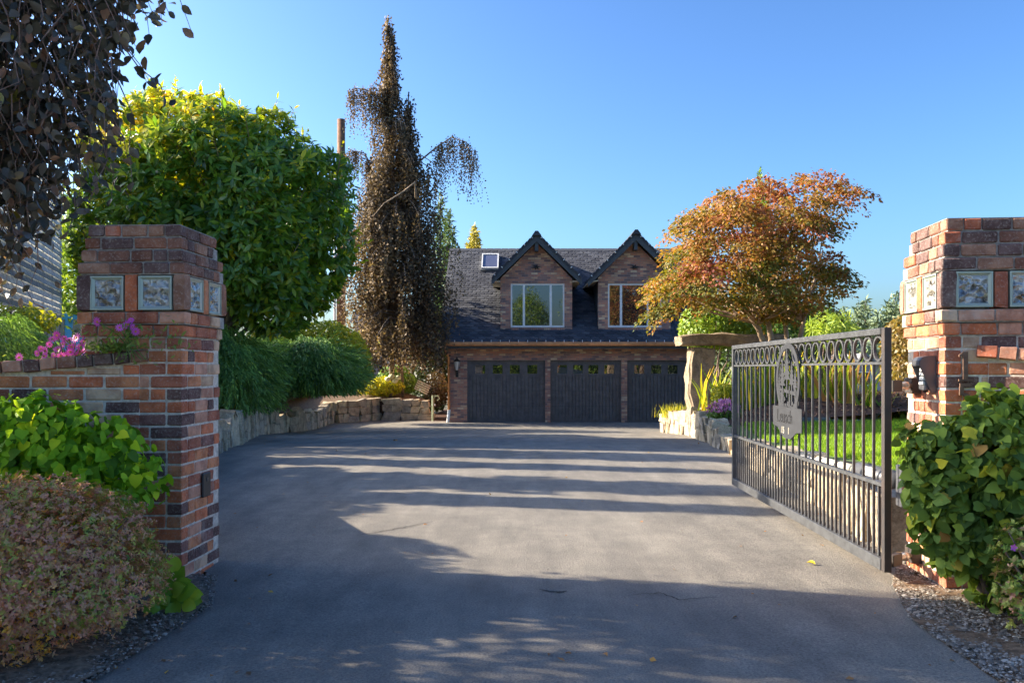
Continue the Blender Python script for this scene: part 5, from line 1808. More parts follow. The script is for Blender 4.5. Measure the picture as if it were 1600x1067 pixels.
# shoots that break the top outline
sh_n = 90
tops = rng.integers(0, n, 1500)
cand = [i for i in tops if P[i, 2] > 5.0 or P[i, 0] > -4.3 or P[i, 0] < -7.6][:sh_n]
sq, sd, sn = [], [], []
shoot_mb = MB(mg.location)
for i in cand:
    dirn = unit(Nn[i] * .7 + np.array([0, 0, .9]) + rng.normal(0, .3, 3))
    shoot_mb.tube([tuple(P[i] - dirn * .4), tuple(P[i] + dirn * .22), tuple(P[i] + dirn * .47)], [.012, .008, .004], 4, cap=False)
    for k in range(13):
        t = -.12 + k * .050
        sq.append(P[i] + dirn * t); sd.append(unit(np.cross(dirn, rng.normal(0, 1, 3)) + dirn * .7)); sn.append(dirn + rng.normal(0, .3, 3))
shoot_mb.build('shoot', M['twig'], mg, kind='stuff')
sq, sd, sn = map(np.array, (sq, sd, sn))
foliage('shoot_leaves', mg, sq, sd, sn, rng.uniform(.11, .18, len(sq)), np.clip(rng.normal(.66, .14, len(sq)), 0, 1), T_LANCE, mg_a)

# --- weeping copper beech by the house
cb_stops = [(0, (0.030, 0.025, 0.022)), (0.35, (0.072, 0.057, 0.044)), (0.7, (0.125, 0.098, 0.066)), (0.9, (0.18, 0.14, 0.07)), (1, (0.15, 0.17, 0.05))]
cb_a = leafmat('copper_beech_leaf', cb_stops, 'attr', 0.6, 0.22, spec=.15, tboost=1.2)
wb = thing('weeping_beech', 'tall narrow weeping copper beech with brown cascading leaves left of the house', 'tree', (-4.5, 32.4, .3))
wpoly = [(606, 42), (613, 60), (618, 100), (625, 150), (622, 185), (632, 170), (640, 165), (650, 200), (660, 235), (682, 268), (700, 300), (712, 350), (720, 400), (722, 440), (712, 480), (704, 530), (690, 575), (650, 585), (600, 575), (575, 560), (548, 560), (533, 520), (540, 450), (545, 380), (548, 300), (555, 260), (575, 220), (580, 180), (590, 120), (600, 80)]
def strands(P, n_leaf, Lr, sway, spacing=None):
    m_ = len(P)
    t = np.tile(np.linspace(0, 1, n_leaf), m_)
    L = np.repeat(rng.uniform(*Lr, m_), n_leaf)
    sw = np.repeat(rng.normal(0, sway, (m_, 3)) * np.array([1, 1, 0]), n_leaf, 0)
    Q = np.repeat(P, n_leaf, 0) + sw * (t ** .7)[:, None] * L[:, None] + np.array([0, 0, -1.]) * (t * L)[:, None] + rnd(m_ * n_leaf, .02)
    return Q, t
wp_ = np.array(wpoly, float)
def span(py):
    xs = []
    for i in range(len(wp_)):
        (x1, y1), (x2, y2) = wp_[i], wp_[(i + 1) % len(wp_)]
        if (y1 > py) != (y2 > py): xs.append(x1 + (x2 - x1) * (py - y1) / (y2 - y1))
    return (min(xs), max(xs)) if len(xs) > 1 else (600, 612)
Tb = (T_RHOMB[0] * np.array([1.25, 1, 1]), T_RHOMB[1])
LQ, LD, LN, LS, LT = [], [], [], [], []
limb_mb = MB(wb.location)
YB = 30.5
for k in range(360):
    py = 50 + 490 * ((k + rng.uniform()) / 360) ** .85
    if py > 200 and rng.random() < .06: continue
    xa, xb = span(py)
    cx = min(max(608 + (py - 60) * .05, xa + 2), xb - 2)
    if 168 < py < 330 and rng.random() < .42:      # the second, lower spire
        cx = 639; xa, xb = 639 - 3 - (py - 165) * .11, 639 + 3 + (py - 165) * .11
    az = rng.uniform(0, 2 * math.pi)
    ca_ = math.cos(az); ca_ = math.copysign(abs(ca_) ** .6, ca_)
    reach_px = (xb - cx if ca_ > 0 else cx - xa) * rng.uniform(.40, 1.12)
    half = (xb - xa) / 2 / F * YB
    tipx = cx + ca_ * reach_px
    ty = YB + math.sin(az) * min(2.0, half * 1.1) * rng.uniform(.5, 1)
    p0 = at(cx, py - 26, YB)
    p1 = Vector(((tipx - 800) / F * YB, ty, at(0, py, YB).z))
    if p1.x > -2.7: p1.y = min(p1.y, 29.3)
    if math.sin(1.9 * p1.z + 2.3 * az) + .6 * math.sin(4.1 * p1.z - az) < -.75: continue
    mid = p0.lerp(p1, .55) + Vector((0, 0, .22 + .10 * (p1 - p0).length))
    pts = [p0.lerp(mid, f) for f in (0, .5)] + [mid, mid.lerp(p1, .5) + Vector((0, 0, .06)), p1]
    limb_mb.tube(pts, [.03, .026, .02, .014, .008], 5, cap=False)
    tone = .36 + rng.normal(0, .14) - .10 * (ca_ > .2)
    ns = int((5 + 13 * min(1.0, (p1 - p0).length / 1.2)) * (.5 if py < 210 else 1.0))
    for q in range(ns):
        f = rng.uniform(.25, 1.0)
        st0 = np.array(p0.lerp(p1, f)) + np.array([0, 0, .2 * math.sin(math.pi * f)]) + rng.normal(0, .07, 3)
        L = rng.uniform(.35, 1.0) * (1.0 if py < 180 else 1.65)
        nl_ = int(L * 15) + 3
        t = np.linspace(0, 1, nl_)
        sw = rng.normal(0, .16, 3) * np.array([1, 1, 0])
        q_ = st0 + sw * (t ** .7)[:, None] * L + np.array([0, 0, -1.]) * (t * L)[:, None] + rnd(nl_, .028)
        LQ.append(q_); LS.append(rng.uniform(.075, .125, nl_)); LT.append(tone + rng.normal(0, .15, nl_) - .0 * t)
        out = unit(np.array([st0[0] + 4.3, st0[1] - YB, .25]))
        LN.append(np.repeat(out[None], nl_, 0) + rnd(nl_, .6))
Q = np.concatenate(LQ); n = len(Q)
keep = Q[:, 2] > 1.15
Dd = unit(rnd(n, .8) + np.array([0, 0, -1.0]))
foliage('leaf_mass', wb, Q[keep], Dd[keep], np.concatenate(LN)[keep], np.concatenate(LS)[keep], np.clip(np.concatenate(LT), 0, 1)[keep], Tb, cb_a)
limb_mb.build('limb', M['bark'], wb, smooth=True)
tk = MB(wb.location)
tk.tube([(-4.5, 32.3, .1), (-4.45, 32.0, 2.5), (-4.3, 31.2, 5), (-4.25, 30.8, 8.5), (-4.25, 30.6, 12.8)], [.10, .10, .10, .07, .02], 9)
tk.tube([(-4.1, 32.5, .1), (-4.15, 32.2, 2.0), (-4.1, 31.4, 4.5)], [.06, .06, .04], 7)
tk.build('trunk', M['bark'], wb, smooth=True)
# arching bare limbs with hanging curtains
def limb(pts, r, drop, dens, Y):
    pw_ = [at(px, py, Y + dy) for px, py, dy in pts]
    MB(wb.location).tube(pw_, [r * (1 - .8 * i / (len(pw_) - 1)) for i in range(len(pw_))], 6).build('limb', M['bark_pale'], wb, smooth=True)
    W = []
    for a, c in zip(pw_[:-1], pw_[1:]):
        for k in range(int(dens * (c - a).length) + 1): W.append(a.lerp(c, random.random()))
    return np.array([tuple(p) for p in W])
Ws = []
limb([(650, 310, -1.5), (648, 285, -1.7), (630, 300, -1.8), (600, 318, -1.9), (583, 338, -1.9)], .05, 1, 0, 30.4)
w1 = limb([(652, 255, 0), (680, 232, -.5), (705, 215, -1), (728, 222, -1.2), (742, 238, -1.3)], .035, 1, 30, 30.4)
w2 = limb([(590, 150, 0), (570, 140, 0), (552, 138, -.2), (545, 145, -.3)], .03, 1, 30, 30.4)
w3 = limb([(595, 290, 0), (570, 240, 0), (548, 235, -.2), (530, 250, -.2)], .03, 1, 26, 30.4)
w4 = limb([(612, 180, 0), (600, 140, 0), (585, 130, -.3), (575, 145, -.3)], .03, 1, 26, 30.4)
for W, Lr in ((w1[len(w1) // 3:], (.5, 1.9)), (w2, (.4, 1.6)), (w3, (.3, 1.2)), (w4, (.5, 2.0))):
    Q, t = strands(np.concatenate([W, W, W]) + rnd(3 * len(W), .05), 16, Lr, .10)
    n = len(Q)
    foliage('hanging_leaves', wb, Q, unit(rnd(n, .7) + np.array([0, 0, -1.])), rnd(n), rng.uniform(.05, .085, n), np.clip(rng.normal(.45, .18, n), 0, 1), Tb, cb_a)

# --- near copper beech that hangs into the upper left; its crown goes on out of frame
nb_stops = [(0, (0.026, 0.032, 0.032)), (0.45, (0.060, 0.064, 0.066)), (0.74, (0.115, 0.105, 0.10)), (0.92, (0.20, 0.11, 0.09)), (1, (0.16, 0.16, 0.03))]
nb_a = leafmat('near_beech_leaf', nb_stops, 'attr', 0.38, 0.22, spec=.5, gain=.62); nb_o = leafmat('near_beech_leaf_single', nb_stops, 'obj', 0.38, 0.22, spec=.5, gain=.62)
nb = thing('near_copper_beech', 'weeping copper beech whose dark leafy strands hang into the upper left corner', 'tree', (-5.6, 5.0, 1.0))
npoly = [(-300, -330), (262, -330), (266, -150), (240, -90), (205, -70), (190, -20), (182, 60), (176, 120), (165, 180), (128, 205), (95, 235), (60, 285), (20, 300), (-300, 310)]
P, Nn = crown_points(npoly, 5.25, .5, 1050, 0.9)
P[:, 2] += .12
nl = 13
Q, t = strands(P, nl, (.40, .78), .22)
n = len(Q)
Q += rnd(n, .034)
D = unit(rnd(n, .95) + np.array([0, 0, -.9])); Nf = unit(rnd(n, 1.0) + np.array([0, -.5, .3]))
foliage('leaf_mass', nb, Q, D, Nf, rng.uniform(.05, .088, n), np.clip(rng.normal(.42, .25, n), 0, 1), T_OVAL, nb_a, nb_o, 300)
stw = MB(nb.location)
for i in range(len(P)):
    k = slice(i * nl, (i + 1) * nl)
    q = Q[k]
    stw.tube([tuple(P[i])] + [tuple(q[j]) for j in (3, 6, 9, 12)], [.006, .005, .004, .003, .002], 4, cap=False)
stw.build('twig', M['twig'], nb)
# hidden-side crown outside the frame: same strands, larger body
m_ = 2300
a = rng.uniform(0, 2 * math.pi, m_); zz = rng.uniform(-1, 1, m_); rr = rng.uniform(.45, 1, m_) ** .6
C = np.stack([-6.4 + 2.55 * np.sqrt(1 - zz ** 2) * np.cos(a) * rr, 3.7 + 2.1 * np.sqrt(1 - zz ** 2) * np.sin(a) * rr, 3.9 + 2.9 * zz * rr], 1)
pxx = 800 + F * C[:, 0] / np.maximum(C[:, 1], .2)
C = C[(pxx < -60) | (C[:, 1] < .3)]
m2 = 620
a2 = rng.uniform(0, 2 * math.pi, m2); z2 = rng.uniform(-1, 1, m2)
C2 = np.stack([-6.6 + 2.3 * np.sqrt(1 - z2 ** 2) * np.cos(a2), 4.6 + 2.1 * np.sqrt(1 - z2 ** 2) * np.sin(a2), 3.9 + 2.5 * z2], 1)
C2 = C2[(800 + F * C2[:, 0] / np.maximum(C2[:, 1], .2) < -60) & (lumpiness(C2, 2.2, 5) > -.05)]
C = np.concatenate([C, C2])
Q, t = strands(C, 11, (.5, 1.0), .12)
n = len(Q)
foliage('crown_leaves', nb, Q, unit(rnd(n, .7) + np.array([0, 0, -.9])), rnd(n), rng.uniform(.06, .10, n), np.clip(rng.normal(.42, .25, n), 0, 1), Tb, nb_a)
MB(nb.location).tube([(-6.2, 4.6, 0), (-6.2, 4.6, 2.5), (-6.0, 4.7, 5.5)], [.22, .18, .08], 9).build('trunk', M['bark'], nb, smooth=True)
branches(nb, (-6.1, 4.65, 4.4), [(-3.2, 5.3, 3.4), (-3.4, 5.5, 4.0), (-4.0, 4.0, 4.6), (-2.6, 5.2, 4.2), (-8, 4.5, 5), (-6, 2.5, 5)], .07, M['bark'], 'limb', 4, .5)

# --- Japanese maple
mp_stops = [(0, (0.055, 0.085, 0.018)), (0.22, (0.15, 0.145, 0.024)), (0.42, (0.25, 0.15, 0.038)), (0.60, (0.25, 0.105, 0.052)), (0.8, (0.22, 0.070, 0.052)), (1, (0.15, 0.038, 0.045))]
mp_m = leafmat('maple_leaf', mp_stops, 'attr', 0.55, 0.42, tboost=1.3, gain=.62)
mp = thing('japanese_maple', 'wide spreading maple with orange and red autumn leaves beside the stone arch', 'tree', (6.1, 20.2, .45))
mpoly2 = [(1003, 480), (1010, 440), (1040, 395), (1045, 350), (1075, 315), (1110, 300), (1140, 318), (1165, 290), (1195, 285), (1225, 295), (1260, 282), (1288, 276), (1310, 282), (1335, 300), (1340, 325), (1318, 345), (1296, 345), (1300, 375), (1310, 410), (1325, 440), (1300, 468), (1270, 490), (1220, 500), (1170, 500), (1130, 485), (1090, 490), (1060, 480), (1035, 500), (1018, 510)]
P, Nn = crown_points(shrink(mpoly2, 15, 3), 20.0, 2.1, 345, 0.40)
ok = lumpiness(P * np.array([.8, .8, 1.6]), 2.0, 30) > -.34
P, Nn = P[ok], Nn[ok]
n0_ = len(P)
MQ, MD, MN, MS, MT = [], [], [], [], []
for i in range(n0_):
    rad = rng.uniform(.22, .52)
    m_ = int(620 * rad * rad) + 60
    a = rng.uniform(0, 2 * math.pi, m_); r_ = rad * np.sqrt(rng.random(m_)) * (1 + .35 * np.sin(3 * a + i))
    nrm_ = unit(np.array([Nn[i, 0] * .45, Nn[i, 1] * .45, 1.0]) + rng.normal(0, .18, 3))
    e1 = unit(np.cross(nrm_, np.array([.2, 1, .1]))); e2 = np.cross(nrm_, e1)
    q = P[i] + (r_ * np.cos(a))[:, None] * e1 + (r_ * np.sin(a))[:, None] * e2 + nrm_ * rng.normal(0, .045, m_)[:, None] - np.array([0, 0, .22]) * ((r_ / rad) ** 2)[:, None] * rad
    MQ.append(q)
    MD.append(unit(q - P[i] + rnd(m_, .12) + np.array([0, 0, -.10]))); MN.append(nrm_ + rnd(m_, .45)); MS.append(rng.uniform(.055, .10, m_))
    f = (P[i, 0] * F / 20 + 800 - 1000) / 340
    t0 = .31 + .22 * f + .10 * (P[i, 2] - 4) / 2 + rng.normal(0, .13)
    if P[i, 2] < 3.6 and rng.random() < .5: t0 = rng.uniform(.02, .25)
    MT.append(t0 + rng.normal(0, .11, m_))
Q = np.concatenate(MQ)
foliage('leaf_mass', mp, Q, np.concatenate(MD), np.concatenate(MN), np.concatenate(MS), np.clip(np.concatenate(MT), 0, 1), Tb, mp_m)
st_ = MB(mp.location)
for pts, r0 in (([(6.15, 20.2, .4), (6.05, 20.1, 1.3), (5.7, 20.0, 2.2), (5.1, 19.9, 3.0), (4.4, 19.8, 3.6)], .10), ([(6.2, 20.25, .4), (6.15, 20.2, 1.4), (6.0, 20.2, 2.3), (5.7, 20.4, 3.6), (5.5, 20.5, 5.0)], .10), ([(6.3, 20.2, .4), (6.6, 20.1, 1.5), (6.8, 20.0, 2.6), (7.2, 20.0, 4.0)], .085), ([(6.25, 20.3, .4), (6.5, 20.4, 1.8), (6.45, 20.6, 3.2), (6.5, 20.7, 5.0)], .08)):
    st_.tube(pts, [r0 * (1 - .75 * i / (len(pts) - 1)) for i in range(len(pts))], 8)
st_.build('trunk', M['bark_pale'], mp, smooth=True)
branches(mp, (5.7, 20.0, 2.3), [tuple(P[i]) for i in rng.integers(0, n0_, 30)], .035, M['bark_pale'], 'limb')
branches(mp, (6.7, 20.0, 2.4), [tuple(P[i]) for i in rng.integers(0, n0_, 26)], .03, M['bark_pale'], 'limb')

# --- shrubs round the stone arch, and behind
shrub('green_shrub', 'bright green leafy shrub rising above the left end of the stone lintel', 'shrub', [(1062, 520), (1068, 490), (1085, 470), (1110, 470), (1130, 480), (1160, 490), (1200, 500), (1200, 530), (1120, 545), (1075, 540)], 23.4, .9, 7000, .11, gn_m, (5.4, 23.4, .1), 'shrubs round the stone arch', bias=.6)
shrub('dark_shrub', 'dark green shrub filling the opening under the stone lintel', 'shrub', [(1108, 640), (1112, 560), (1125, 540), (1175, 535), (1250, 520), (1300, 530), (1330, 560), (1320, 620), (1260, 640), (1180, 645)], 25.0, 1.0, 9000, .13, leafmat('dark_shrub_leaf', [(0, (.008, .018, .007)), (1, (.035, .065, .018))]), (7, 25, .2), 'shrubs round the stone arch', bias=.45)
shrub('green_shrub', 'mid green evergreen foliage under the maple crown', 'shrub', [(1180, 520), (1190, 480), (1230, 470), (1290, 480), (1320, 510), (1320, 545), (1200, 545)], 26.5, .9, 6000, .14, gn_m, (8.8, 26.5, .2), 'shrubs round the stone arch', bias=.25)
shrub('golden_shrub', 'yellow green bush right of the upright stone post', 'shrub', [(1112, 640), (1115, 605), (1130, 598), (1148, 605), (1155, 630), (1140, 645)], 17.8, .35, 2200, .07, yl_m, (4.5, 17.8, .3), None, bias=.55)
pf = shrub('purple_flower_plant', 'low plant with mauve flower spikes beside the lawn wall', 'flowers', [(1105, 650), (1115, 632), (1140, 628), (1158, 640), (1155, 660), (1120, 660)], 16.2, .3, 1200, .06, gn_m, (4.1, 16.2, .25), None, bias=.3)
P, Nn = crown_points([(1105, 645), (1112, 632), (1135, 625), (1155, 635), (1152, 648)], 16.1, .3, 500, .5)
foliage('flower_spikes', pf, P, unit(rnd(500, .5) + np.array([0, 0, 1.])), rnd(500), rng.uniform(.04, .08, 500), rng.uniform(0, 1, 500), T_RHOMB, leafmat('mauve_petal', [(0, (.22, .06, .20)), (1, (.42, .18, .36))], 'attr', .6, .2, tboost=1.2))
def grass_clump(name, label, px, py, Y, h, n, spread, mat, group=None, lean=.35, wide=1.0):
    b_ = at(px, py, Y)
    root = thing(name, label, 'plant', b_, 0, group)
    Q = np.array(b_) + rng.normal(0, 1, (n, 3)) * np.array([spread, spread * .8, 0.0])
    D = unit(np.array([0, 0, 1.]) + rng.normal(0, 1, (n, 3)) * np.array([lean, lean, .1]))
    S = rng.uniform(.55, 1.05, n) * h
    tm = (T_BLADE[0] * np.array([.75 * wide, 1, 1.5]), T_BLADE[1])
    foliage('blade', root, Q, D, rnd(n), S, rng.uniform(0, 1, n), tm, mat)
    return root
sw_m = leafmat('sword_leaf', [(0, (.07, .15, .015)), (.5, (.18, .26, .02)), (.85, (.36, .36, .03)), (1, (.40, .24, .05))], 'attr', .45, .45, gain=.7)
sw_b = leafmat('sword_leaf_brown', [(0, (.20, .20, .04)), (.5, (.32, .20, .07)), (1, (.26, .13, .05))], 'attr', .5, .4, gain=.7)
grass_clump('sword_leaf_plant', 'pale green sword leaved clump at the foot of the stone post', 1122, 642, 19.5, 1.0, 44, .20, sw_m, 'sword leaved clumps', .16)
for i, (px, py, Y, h, n, mt_, lab) in enumerate(((1165, 640, 17.2, 1.1, 45, sw_m, 'green sword leaved clump behind the free end of the gate'), (1205, 640, 17.0, 1.25, 50, sw_m, 'tall sword leaved clump left of the gate medallion'), (1232, 640, 17.0, 1.2, 50, sw_m, 'sword leaved clump seen through the gate medallion'), (1275, 648, 16.6, 1.15, 55, sw_m, 'bright green sword leaved clump just right of the medallion'), (1310, 650, 16.3, 1.25, 60, sw_m, 'yellowing sword leaved clump in the right half of the gate'), (1322, 655, 16.0, 1.3, 26, sw_b, 'browning upright stalks of a sword leaved clump'), (1365, 645, 15.6, .95, 26, sw_m, 'arching yellow sword leaved clump beside the gate hinge post'), (1345, 652, 16.4, .9, 22, sw_b, 'small tan sword leaved clump leaning to the right'))):
    grass_clump('sword_leaf_plant', lab, px, py, Y, h, n, .16, mt_, 'sword leaved clumps', .20 if i < 6 else .5)
grass_clump('fountain_grass', 'tuft of golden ornamental grass by the stone wall near the garage', 1056, 652, 23.4, .42, 420, .22, yl_m, None, .55, .5)
shrub('green_groundcover', 'low leafy green plants at the far right corner of the lawn', 'plant', [(1385, 668), (1392, 640), (1415, 635), (1440, 645), (1440, 675), (1400, 675)], 15.6, .5, 2200, .08, yl_m, (7.1, 15.6, .5), None, bias=.3)
shrub('palm_shrub', 'yellow green spiky palm like plant above the gate', 'shrub', [(1265, 520), (1275, 495), (1300, 488), (1325, 500), (1330, 520), (1300, 530)], 24.0, .7, 700, .4, gn_m, (8.7, 24, .6), None, T_NEEDLE, .6, .75)

# --- conifers and far trees
def conifer(label, px, ytop, ybase, Y, wpx, n, stops_mat, z_base, group, droop=.25, size=.26, name='conifer_tree'):
    top = at(px, ytop, Y)
    zb = at(px, ybase, Y).z
    root = thing(name, label, 'tree', (top.x, Y, z_base), 0, group)
    H = top.z - zb
    # tiered outline: each whorl of boughs sticks out past the one above
    nt_ = int(np.clip((ybase - ytop) / 11, 5, 16))
    rgt, lft = [], []
    for i in range(1, nt_ + 1):
        f = i / nt_
        hw_ = wpx / 2 * f ** .85
        y = ytop + (ybase - ytop) * f
        rgt += [(px + hw_ * rng.uniform(.85, 1.2), y), (px + hw_ * rng.uniform(.55, .75), y + 1.5)]
        lft += [(px - hw_ * rng.uniform(.85, 1.2), y + rng.uniform(-2, 2)), (px - hw_ * rng.uniform(.55, .75), y + 2.5)]
    poly = [(px, ytop)] + rgt + lft[::-1]
    Q, Nn_ = crown_points(poly, Y, wpx / 2 / F * Y, n, .6)
    D = Nn_ * np.array([1, 1, .2]) + np.array([0, 0, -droop])
    n_ = len(Q)
    foliage('needle_mass', root, Q, unit(D + rnd(n_, .5)), unit(rnd(n_, .6) + np.array([0, 0, 1.])), rng.uniform(.7, 1.3, n_) * size, np.clip(rng.normal(.5, .2, n_), 0, 1), (T_RHOMB[0] * np.array([.6, 1, 1]), T_RHOMB[1]), stops_mat)
    MB(root.location).tube([(top.x, Y, z_base), (top.x, Y, top.z - .1)], [max(.05, H * .02), .01], 6).build('trunk', M['bark'], root)
    return root
con_m = leafmat('fir_needle', [(0, (.012, .030, .016)), (.6, (.035, .07, .028)), (1, (.09, .12, .03))], 'attr', .6, .15)
con_y = leafmat('gold_cedar_needle', [(0, (.06, .075, .02)), (.6, (.16, .16, .03)), (1, (.26, .22, .04))], 'attr', .6, .25)
con_haze = leafmat('hazed_fir_needle', [(0, (.045, .075, .065)), (.6, (.075, .115, .085)), (1, (.12, .15, .08))], 'attr', .7, .1)  # distance haze put into the needle colour as a bluish cast
conifer('golden tipped fir peeping over the ridge of the garage roof', 741, 350, 470, 46, 52, 3600, con_y, -.6, 'conifers behind the house')
conifer('dark fir between the weeping beech and the roof ridge', 702, 325, 520, 42, 60, 3600, con_m, -.6, 'conifers behind the house')
conifer('second dark fir rising behind the weeping beech', 688, 300, 560, 44, 70, 3600, con_m, -.6, 'conifers behind the house')
conifer('small dark fir top to the right of the pole', 590, 330, 560, 44, 80, 2500, con_m, -.6, 'conifers behind the house')
conifer('pointed green cedar tip above the maple crown', 1187, 264, 480, 33, 42, 5200, gn_m, .2, None, -.6, .14, 'cedar_tree')
conifer('lower cedar tip beside the pointed one above the maple', 1198, 282, 480, 33.4, 30, 3000, gn_m, .2, None, -.6, .14, 'cedar_tree')
for i, (px, yt, w_, lab) in enumerate(((1318, 478, 46, 'far fir nearest the maple, blue green with painted haze'), (1340, 472, 44, 'far fir with rounded top left of the gate post'), (1352, 463, 46, 'tallest far fir above the gate rail'), (1372, 484, 42, 'far fir between two taller ones'), (1388, 470, 44, 'far pointed fir just left of the brick pillar'), (1398, 455, 40, 'far fir touching the brick pillar edge'), (1412, 470, 44, 'far fir half hidden by the brick pillar'), (1300, 490, 50, 'far fir mostly hidden by the maple'))):
    conifer(lab, px, yt, 640, 110 + 5 * (i % 3), w_, 4200, con_haze, -2, 'far firs on the right', .2, .75)
shrub('golden_tree', 'golden brown autumn tree between the gate post and the brick pillar', 'tree', [(1385, 600), (1388, 530), (1398, 500), (1420, 490), (1460, 500), (1470, 600), (1440, 625), (1395, 620)], 48, 2.2, 5000, .26, leafmat('golden_tree_leaf', [(0, (.06, .065, .02)), (.6, (.13, .10, .03)), (1, (.17, .10, .04))], gain=.7), (23, 48, -.6), None)
shrub('far_hedge', 'far woodland edge below the firs, bluish green with painted haze', 'hedge', [(1240, 600), (1245, 540), (1300, 530), (1420, 540), (1440, 600), (1430, 625), (1260, 620)], 75, 3, 6000, .55, con_haze, (26, 75, -1), None, stems=0)
shrub('yellow_shrub', 'yellow leaved shrub seen under the board screen', 'shrub', [(0, 500), (10, 478), (60, 480), (80, 498), (70, 515), (10, 515)], 11.5, .4, 900, .08, yl_m, (-6.5, 11.5, .5), None, bias=.45)
# neighbours' trees left of the frame: they give the long shadows across the drive
def side_tree(label, x, y, z0, h, w_, n, seed):
    root = thing('garden_tree', label, 'tree', (x, y, z0), 0, 'broad trees outside the frame')
    m_ = n // 40
    a = rng.uniform(0, 2 * math.pi, m_); zz = rng.uniform(-1, 1, m_); rr = rng.uniform(.5, 1, m_)
    C = np.stack([x + w_ * np.sqrt(1 - zz ** 2) * np.cos(a) * rr, y + w_ * np.sqrt(1 - zz ** 2) * np.sin(a) * rr, z0 + h * .58 + h * .42 * zz * rr], 1)
    Q = np.repeat(C, 40, 0) + rnd(m_ * 40, .28)
    n_ = len(Q)
    foliage('leaf_mass', root, Q, rnd(n_), rnd(n_), rng.uniform(.14, .24, n_), rng.uniform(0, 1, n_), T_RHOMB, gn_m)
    MB(root.location).tube([(x, y, z0), (x, y, z0 + h * .6)], [.2, .08], 8).build('trunk', M['bark'], root)
side_tree('rounded garden tree behind the magnolia on the boundary', -13.0, 27.5, .5, 6.5, 2.2, 11000, 2)
for i, (x, y, h, w_, lab) in enumerate(((-9.6, 10.3, 5.2, .6, 'narrow boundary conifer nearest the road, out of the frame'), (-10.2, 11.7, 6.4, 1.05, 'narrow boundary conifer in the middle of the row, out of the frame'), (-10.0, 13.4, 5.4, .65, 'narrow boundary conifer beside the tallest one, out of the frame'), (-11.5, 15.3, 7.0, 1.3, 'tallest narrow boundary conifer, out of the frame'))):
    root = thing('boundary_conifer', lab, 'tree', (x, y, .3), 0, 'conifers along the left boundary')
    m_ = 3400
    f = rng.uniform(0, 1, m_) ** .8; a = rng.uniform(0, 2 * math.pi, m_); rr = np.sqrt(rng.uniform(.1, 1, m_)) * w_ * np.sqrt(np.clip(1 - f, .002, 1)) * (.85 + .25 * np.sin(9 * f * h))
    C = np.stack([x + rr * np.cos(a), y + rr * np.sin(a), .5 + h * f], 1)
    foliage('needle_mass', root, C, unit(rnd(m_, .6) + np.array([0, 0, .5])), rnd(m_), rng.uniform(.16, .30, m_), rng.uniform(0, 1, m_), T_RHOMB, con_m)
    MB(root.location).tube([(x, y, .3), (x, y, h * .9)], [.12, .02], 6).build('trunk', M['bark'], root)
shrub('boundary_hedge', 'clipped evergreen hedge left of the frame behind the low wall', 'hedge', [(-100, 690), (-420, 640), (-440, 280), (-300, 310), (-180, 390), (-90, 470)], 9.3, 1.5, 16000, .09, gn_m, (-6.6, 8.6, .6), None, stems=0)
# street trees across the road behind the camera (seen mirrored in the panes)
for (x, y, h, w_, lab) in ((-7, -24, 11, 3.2, 'broad street tree across the road, behind the viewer on the left'), (1.5, -27, 9.5, 2.6, 'street tree across the road, straight behind the viewer'), (8, -23, 12, 3.0, 'tall street tree across the road, behind the viewer on the right')):
    side_tree(lab, x, y, 0, h, w_, 9000, 5)
hg_ = thing('roadside_hedge', 'long leafy hedge across the road behind the viewer', 'hedge', (0, -15, 0))
m_ = 42000
C = np.stack([rng.uniform(-14, 14, m_), -15 + rng.normal(0, .5, m_), 2.4 * rng.random(m_) ** .8 * (1 + .15 * np.sin(np.linspace(0, 40, m_)))], 1)
foliage('leaf_mass', hg_, C, rnd(m_), rnd(m_), rng.uniform(.14, .26, m_), rng.uniform(0, 1, m_), T_RHOMB, gn_m)
branches(hg_, (0, -15, 0), [(x, -15, 2) for x in range(-12, 13, 3)], .05, M['bark'], 'stem')
# lawn grass
n = 85000
yy = rng.uniform(5.7, 15.0, n)
wx, wz = interp_path(WR, yy)
dx = rng.uniform(.15, 1, n) ** 1.4 * 5.5
xx = wx + dx
Q = np.stack([xx, yy, wz - .025 + .025 * dx * np.minimum(1, 3 / np.maximum(3, dx))], 1)
gr_m = leafmat('grass_blade', [(0, (.07, .15, .012)), (.6, (.14, .26, .018)), (1, (.24, .34, .03))], 'attr', .5, .45, gain=.68)
V, Fq, tt = leaf_geo(Q, unit(np.array([0, 0, 1.]) + rng.normal(0, 1, (n, 3)) * np.array([.35, .35, 0])), rnd(n), rng.uniform(.04, .085, n), np.clip(rng.normal(.5, .2, n) + .15 * lumpiness(Q, 2, 3), 0, 1), (T_BLADE[0] * np.array([1.6, 1, 1]), T_BLADE[1]))
tag(link('lawn_grass', np_mesh('lawn_grass', V, Fq, gr_m, tt)), 'bright green mown lawn grass behind the iron gate', 'grass', kind='stuff')

